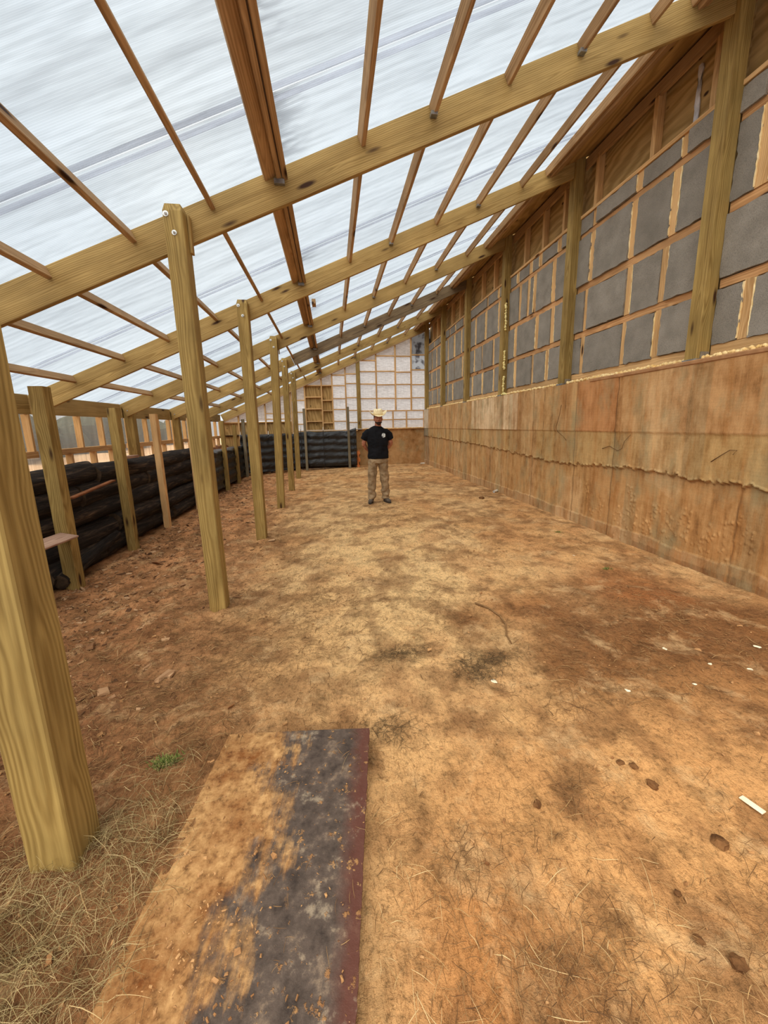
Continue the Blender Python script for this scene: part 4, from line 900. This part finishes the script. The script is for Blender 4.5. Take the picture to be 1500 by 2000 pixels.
for i, (x, y, s, lab) in enumerate(((1.32,.95,.024,'knobbly dark clod at the lower right'), (1.26,1.18,.020,'dark clod in the small group left of the splinter'), (1.24,1.26,.016,'upper clod of the small dark group'), (1.20,1.29,.013,'smallest clod of the dark group'), (1.05,.66,.022,'dark clod near the bottom right corner'), (.99,.72,.013,'small clod left of the bottom right one'), (1.03,.83,.011,'tiny pair clod above the bottom right one'), (2.92,7.22,.05,'dark clod in front of the concrete wall, far off'), (.74,1.17,.016,'reddish clod in the middle of the pale track'))):
    lump('clay_clod', x, y, s, M_DARKCLOD, lab, 'clod', None, .6, 9+i, 1.2)
# curved stick
def tube(name, pts, r0, r1, mat, S=8):
    v = []; f = []; n = len(pts)
    for i, p in enumerate(pts):
        p = Vector(p); t = (Vector(pts[min(i+1, n-1)])-Vector(pts[max(i-1, 0)])).normalized(); s_ = t.cross(Vector((0,0,1))).normalized(); u = s_.cross(t); r = r0+(r1-r0)*i/(n-1)
        for j in range(S): a = 2*math.pi*j/S; v.append(tuple(p+s_*math.cos(a)*r+u*math.sin(a)*r))
    for i in range(n-1):
        for j in range(S): f.append((i*S+j, i*S+(j+1)%S, (i+1)*S+(j+1)%S, (i+1)*S+j))
    f += [tuple(range(S)), tuple(range((n-1)*S, n*S))]
    me = fix(mesh(name, v, f, True)); me.materials.append(mat); return me
st = [(1.13,2.86),(1.20,2.76),(1.24,2.62),(1.22,2.48),(1.17,2.36),(1.16,2.26)]
tag(link('stick', tube('stick', [(x, y, GZ(x, y)+.012) for x, y in st], .008, .005, simple('stick_bark', (104,76,48), (140,106,70), 20, .9, .1)), None), 'curved brown stick lying on the pale track in mid floor', 'stick')
M_GREEN = litmat('weed_leaves', (78,84,40), (100,116,52), (150,140,82))
def weed(x, y, s, n, lab):
    R = random.Random(int(x*1000)+1); V = []; Fc = []
    for i in range(n):
        a = R.random()*6.3; L = s*R.uniform(.2, .55); el = R.uniform(.2, 1.2); w_ = s*.03; bx, by = max(-s, min(s, R.gauss(0, s*.45))), max(-s, min(s, R.gauss(0, s*.25))); d = Vector((math.cos(a)*math.cos(el), math.sin(a)*math.cos(el), math.sin(el))); sd_ = Vector((-math.sin(a), math.cos(a), 0)); b = Vector((bx, by, 0)); k = len(V)
        V += [tuple(b), tuple(b+d*L*.5+sd_*w_), tuple(b+d*L*.5-sd_*w_+Vector((0,0,w_*.4))), tuple(b+d*L*.95-Vector((0,0,L*.15)))]; Fc += [(k,k+1,k+2),(k+1,k+3,k+2)]
    o = link('weed', mesh('weed', V, Fc), M_GREEN); o.location = (x, y, GZ(x, y)); tag(o, lab, 'plant')
weed(-.80, 1.58, .075, 600, 'little green weed left of the steel plate'); weed(2.72, 3.36, .06, 160, 'small weed on the floor below the concrete wall, nearest one'); weed(3.03, 4.72, .06, 160, 'small weed close to the concrete wall, farther one')
# pipe stubs
for (x, y, L, rz, lab) in ((3.47, 7.80, .17, .75, 'short white pipe stub lying at the foot of the concrete wall'), (3.40, 14.35, .16, .1, 'short white pipe stub in the far right corner')):
    bm = bmesh.new(); r = .026
    g = bmesh.ops.create_cone(bm, cap_ends=False, segments=18, radius1=r, radius2=r, depth=L); g2 = bmesh.ops.create_cone(bm, cap_ends=False, segments=18, radius1=r*.8, radius2=r*.8, depth=L)
    e = [q for q in bm.edges if q.is_boundary]; bmesh.ops.bridge_loops(bm, edges=[q for q in e if q.verts[0].co.z > 0]); e = [q for q in bm.edges if q.is_boundary]; bmesh.ops.bridge_loops(bm, edges=e)
    me = bpy.data.meshes.new('pipe'); bm.to_mesh(me); bm.free(); o = link('pipe_stub', me, M_PVC); o.location = (x, y, GZ(x, y)+r); o.rotation_euler = (0, math.pi/2, rz); tag(o, lab, 'pipe')
# hooked roots on the concrete
for (pts, lab) in (([(4.63,1.14),(4.50,1.18),(4.35,1.13),(4.28,1.16),(4.25,1.25),(4.16,1.33)], 'dry root stuck to the concrete, zigzag one left of the hooked one'), ([(3.14,1.10),(3.05,1.17),(2.98,1.22),(2.92,1.22),(2.95,1.18)], 'hooked dry root stuck to the concrete near the right edge'), ([(5.62,1.75),(5.65,1.6),(5.72,1.42),(5.68,1.35),(5.52,1.28),(5.43,1.22)], 'long thin root hanging on the concrete below the second wall post')):
    tag(link('dry_root', tube('dry_root', [(XW-.036, y, z) for y, z in pts], .004, .0025, simple('root', (92,66,40), (120,88,58), 20, .9, .1), 6), None), lab, 'root')

# ------------------------------------------------------------------ the man
PX0, PY0 = .868, 7.40; PZ0 = GZ(.87, 7.38)
def capsule(bm, pts, rad, S=16):
    """lofted limb through pts; rad = (rx, ry) per point in the frame of the world axes x / y-or-z"""
    rings = []; n = len(pts)
    for i, p in enumerate(pts):
        p = Vector(p); t = (Vector(pts[min(i+1, n-1)])-Vector(pts[max(i-1, 0)])).normalized()
        if i == 0: s_ = Vector((1,0,0)) if abs(t.x) < .8 else Vector((0,0,1))
        s_ = (s_-t*s_.dot(t)).normalized(); u = t.cross(s_).normalized(); a, b = rad[i] if isinstance(rad[i], tuple) else (rad[i], rad[i])
        rings.append([bm.verts.new(p+s_*math.cos(2*math.pi*j/S)*a+u*math.sin(2*math.pi*j/S)*b) for j in range(S)])
    for i in range(n-1):
        for j in range(S): bm.faces.new((rings[i][j], rings[i][(j+1)%S], rings[i+1][(j+1)%S], rings[i+1][j]))
    bm.faces.new(rings[0][::-1]); bm.faces.new(rings[-1])
def ball(bm, c, r, sub=3):
    g = bmesh.ops.create_icosphere(bm, subdivisions=sub, radius=1)
    for q in g['verts']: q.co = Vector((q.co.x*r[0], q.co.y*r[1], q.co.z*r[2]))+Vector(c)
def fuse(bm, name, mat, parent, vox, sm=4, disp=None):
    bmesh.ops.recalc_face_normals(bm, faces=bm.faces); me = bpy.data.meshes.new(name); bm.to_mesh(me); bm.free(); o = bpy.data.objects.new(name, me); C.objects.link(o)
    r = o.modifiers.new('r', 'REMESH'); r.mode = 'VOXEL'; r.voxel_size = vox; s_ = o.modifiers.new('s', 'SMOOTH'); s_.iterations = sm; s_.factor = .5
    bpy.context.view_layer.update(); dg = bpy.context.evaluated_depsgraph_get(); m2 = bpy.data.meshes.new_from_object(o.evaluated_get(dg)); bpy.data.objects.remove(o); bpy.data.meshes.remove(me)
    if disp:
        for q in m2.vertices: q.co = disp(q.co)
    m2.polygons.foreach_set('use_smooth', [True]*len(m2.polygons)); m2.name = name; m2.materials.clear(); return link(name, m2, mat, parent)
M_SKIN = MT('skin', .6, .3); M_SKIN.col(M_SKIN.ramp(M_SKIN.noise(M_SKIN.coord(rand=False), 25, 3), [(.3, lin(150,92,68)), (.7, lin(186,124,94))])); M_SKIN = M_SKIN.m
M_SHIRT = simple('black_cotton', (14,14,16), (26,26,29), 8, .9, .15, 0, .004, 30); M_PANTS = simple('tan_canvas', (118,96,70), (172,146,112), 9, .9, .15, 0, .02, 18, (1,1,.7))
M_BOOT = simple('grey_brown_boot', (66,56,48), (104,92,80), 12, .8, .2, 0, .004, 40); M_SOLE = simple('boot_sole', (40,34,30), (60,52,46), 12, .8, .2)
M_HAT = simple('straw_hat', (218,196,150), (246,230,190), 40, .8, .2, 0, .003, 120); M_HAIR = simple('dark_hair', (34,22,16), (60,40,28), 30, .9, .2, 0, .006, 60); M_HATB = simple('hat_band', (196,170,120), (214,190,142), 20, .7, .2)
man = empty('person', (PX0, PY0, PZ0)); tag(man, 'man in straw cowboy hat, black t-shirt and tan trousers standing with hands behind his back', 'person')
bm = bmesh.new()                                                        # the body, one continuous skin
ball(bm, (0.02,-.015,1.625), (.076,.094,.108)); ball(bm, (0.02,-.045,1.575), (.055,.062,.055)); ball(bm, (0.02,-.105,1.605), (.014,.022,.02), 2); ball(bm, (.02,-.095,1.622),(.010,.02,.03),2)
for s_ in (-1, 1):
    ball(bm, (.02+s_*.077,.0,1.612), (.012,.02,.032), 2); ball(bm, (.02+s_*.035,-.085,1.60), (.02,.02,.018), 2); ball(bm, (.02+s_*.03,-.094,1.645), (.024,.012,.008), 2)
ball(bm, (.02,-.095,1.567), (.022,.014,.006), 2); ball(bm, (.02,-.097,1.557), (.019,.014,.007), 2)
capsule(bm, [(0.01,.02,1.40),(0.015,.015,1.50),(0.02,.0,1.56)], [(.085,.07),(.062,.062),(.060,.062)])
capsule(bm, [(0,.01,.86),(0,.01,1.05),(0,.0,1.25),(0,.01,1.40),(0,.015,1.45)], [(.155,.10),(.145,.095),(.155,.10),(.14,.075),(.08,.055)], 20)
for s_ in (-1, 1):
    capsule(bm, [(s_*.15,.012,1.375),(s_*.222,.025,1.29),(s_*.262,.05,1.165),(s_*.262,.06,1.14),(s_*.21,.12,1.06),(s_*.12,.165,.985),(s_*.07,.17,.965)], [.040,.044,.044,.042,.038,.030,.027], 14)
    capsule(bm, [(s_*.075,.17,.967),(s_*.035,.175,.95),(s_*.0,.178+s_*.008,.935)], [(.040,.018),(.042,.020),(.030,.016)], 12)   # palm
    for q in range(4): capsule(bm, [(-s_*.005,.178+s_*.012,.962-.018*q),(-s_*.045,.19+s_*.014,.955-.019*q),(-s_*(.06-.006*abs(q-1.5)),.205,.945-.019*q)], [.0088,.008,.0072], 8)
    capsule(bm, [(s_*.05,.165,.985),(s_*.02,.172,1.002),(-s_*.005,.178,1.005)], [.011,.010,.009], 8)
    capsule(bm, [(s_*.095,.01,.88),(s_*.11,.0,.70),(s_*.125,.0,.48),(s_*.135,.02,.28),(s_*.145,.03,.08)], [.092,.082,.056,.052,.038], 14)
fuse(bm, 'body', M_SKIN, man, .008, 2)
wr = lambda c, a, s_: c+Vector((float(fbm(c.x*2+c.z, c.z*2.2, s_, 31))-.5, float(fbm(c.x*2+5, c.z*3, s_, 32))-.5, 0))*a
bm = bmesh.new()                                                        # t-shirt
capsule(bm, [(0.005,.01,.865),(0.005,.01,.95),(0,.01,1.08),(0,.005,1.25),(0,.01,1.34),(0,.012,1.40),(.005,.015,1.445),(.01,.015,1.485)], [(.205,.155),(.203,.152),(.195,.145),(.205,.145),(.212,.130),(.195,.108),(.135,.088),(.074,.068)], 24)
for s_ in (-1, 1): capsule(bm, [(s_*.08,.01,1.395),(s_*.165,.012,1.372),(s_*.225,.025,1.315),(s_*.262,.045,1.235)], [(.05,.075),(.070,.080),(.074,.080),(.070,.078)], 16)
fuse(bm, 'shirt', M_SHIRT, man, .009, 6, lambda c: wr(c, .028, 5.))
bm = bmesh.new()                                                        # trousers
capsule(bm, [(0,.01,.94),(0,.01,.86),(0,.01,.78)], [(.175,.125),(.188,.135),(.185,.135)], 22)
for s_ in (-1, 1):
    capsule(bm, [(s_*.09,.01,.86),(s_*.102,.005,.72),(s_*.118,.0,.55),(s_*.128,.005,.40),(s_*.136,.015,.25),(s_*.14,.02,.13),(s_*.145,.02,.075)], [(.098,.118),(.095,.108),(.086,.094),(.082,.088),(.080,.086),(.074,.082),(.078,.086)], 18)
def pd(c):
    c = wr(c, .034, 6.); k = max(0, 1-c.z/.36); q = math.sin(c.z*78+c.x*14)*.5+math.sin(c.z*41-c.x*30); n = Vector((c.x-math.copysign(.13, c.x), c.y-.01, 0)); n = n.normalized() if n.length > 1e-4 else n; return c+n*(.012*k*q+.006*math.sin(c.z*26+c.x*35+c.y*20))
fuse(bm, 'trousers', M_PANTS, man, .009, 2, pd)
for s_ in (-1, 1):
    bm = bmesh.new(); ang = s_*.28; d = Vector((math.sin(ang), -math.cos(ang), 0)); b = Vector((s_*.145, .03, 0))
    capsule(bm, [b+Vector((0,0,.055)), b+Vector((0,-.002,.13))], [(.052,.058),(.05,.055)], 14); capsule(bm, [b-d*.055+Vector((0,0,.045)), b+d*.03+Vector((0,0,.05)), b+d*.11+Vector((0,0,.042)), b+d*.185+Vector((0,0,.036))], [(.040,.036),(.046,.045),(.048,.036),(.036,.026)], 14)
    bt = fuse(bm, 'boot', M_BOOT, man, .007, 2)
    bm = bmesh.new(); capsule(bm, [b-d*.085+Vector((0,0,.012)), b+d*.02+Vector((0,0,.012)), b+d*.12+Vector((0,0,.012)), b+d*.205+Vector((0,0,.012))], [(.034,.013),(.042,.013),(.050,.013),(.03,.013)], 12)
    fuse(bm, 'sole', M_SOLE, bt, .007, 1)
bm = bmesh.new()                                                        # beard and hair
ball(bm, (.02,-.085,1.538), (.045,.035,.034)); ball(bm, (.02,-.10,1.527), (.026,.022,.030), 2); ball(bm, (.02,-.108,1.582), (.026,.008,.006), 2)
for s_ in (-1, 1): ball(bm, (.02+s_*.050,-.045,1.556), (.016,.040,.020), 2)
bd = fuse(bm, 'beard', M_HAIR, man, .006, 1)
bm = bmesh.new(); ball(bm, (.02,.035,1.66), (.082,.082,.075)); [ball(bm, (.02+s_*.07,.0,1.645), (.013,.03,.035), 2) for s_ in (-1, 1)]; fuse(bm, 'hair', M_HAIR, man, .008, 1)
bm = bmesh.new()
for s_ in (-1, 1): ball(bm, (.02+s_*.03,-.1015,1.632), (.011,.006,.005), 2)
fuse(bm, 'eyes', simple('eye', (30,22,18), (46,36,30), 8, .3, .5), man, .003, 0)
# cowboy hat
v = []; f = []; S = 48
prof = [(.172,0),(.150,-.004),(.120,-.008),(.097,-.006),(.091,.004),(.088,.04),(.083,.078),(.072,.104),(.05,.108),(.025,.098),(0.004,.094)]
for (r, z) in prof:
    for j in range(S):
        a = 2*math.pi*j/S; cx_, cy_ = math.cos(a), math.sin(a); k = max(0, (r-.10)/.072)
        v.append((cx_*r*(1-.06*k), cy_*r*1.12, z+k*k*.062*cx_*cx_*1.25-k*.012*cy_*cy_-(.014*(1-abs(cx_)) if z > .09 else 0)))
for i in range(len(prof)-1):
    for j in range(S): f.append((i*S+j, i*S+(j+1)%S, (i+1)*S+(j+1)%S, (i+1)*S+j))
f.append(tuple(range((len(prof)-1)*S, len(prof)*S)))
hat = link('cowboy_hat', mesh('cowboy_hat', v, f, True), M_HAT, man); hat.location = (.02,-.005,1.700); hat.rotation_euler = (.16, 0, 0); sm = hat.modifiers.new('t', 'SOLIDIFY'); sm.thickness = .004
v = [(math.cos(2*math.pi*j/S)*r, math.sin(2*math.pi*j/S)*r*1.12, z) for (r, z) in ((.0935,.004),(.0915,.022)) for j in range(S)]
link('band', mesh('band', v, [(j, (j+1)%S, S+(j+1)%S, S+j) for j in range(S)], True), M_HATB, hat)
# round chest emblem: white disc with black marks
def emblem():
    m = MT('emblem_print', .8, .2); sx = m.n('ShaderNodeSeparateXYZ'); m.L(m.tc.outputs['Object'], sx.inputs[0])
    nz_ = m.noise(m.coord(rand=False), 62, 1, .4); m.col(m.ramp(nz_, [(.40, lin(24,24,26)), (.43, lin(224,226,222)), (.60, lin(232,234,230)), (.63, lin(120,150,150))])); return m.m
v = []; f = []; cxe, cze = .105, 1.31
for i in range(5):
    for j in range(24):
        r = .038*i/4; a = 2*math.pi*j/24; x = cxe+math.cos(a)*r; z = cze+math.sin(a)*r*1.12; v.append((x, z))
dep = bpy.data.objects['shirt']; dm = dep.data; bvv = [(q.co.x, q.co.y, q.co.z) for q in dm.vertices if q.co.y < 0]; bva = np.array(bvv)
vv = []
for (x, z) in v:
    d = np.hypot(bva[:,0]-x, bva[:,2]-z); k = np.argsort(d)[:4]; vv.append((x, float(bva[k, 1].mean())-.006, z))
f = [(i*24+j, i*24+(j+1)%24, (i+1)*24+(j+1)%24, (i+1)*24+j) for i in range(4) for j in range(24)]
link('emblem', mesh('emblem', vv, f, True), emblem(), dep)
for o in bpy.data.objects:
    if o.parent is man and o.name.startswith(('leg',)): pass
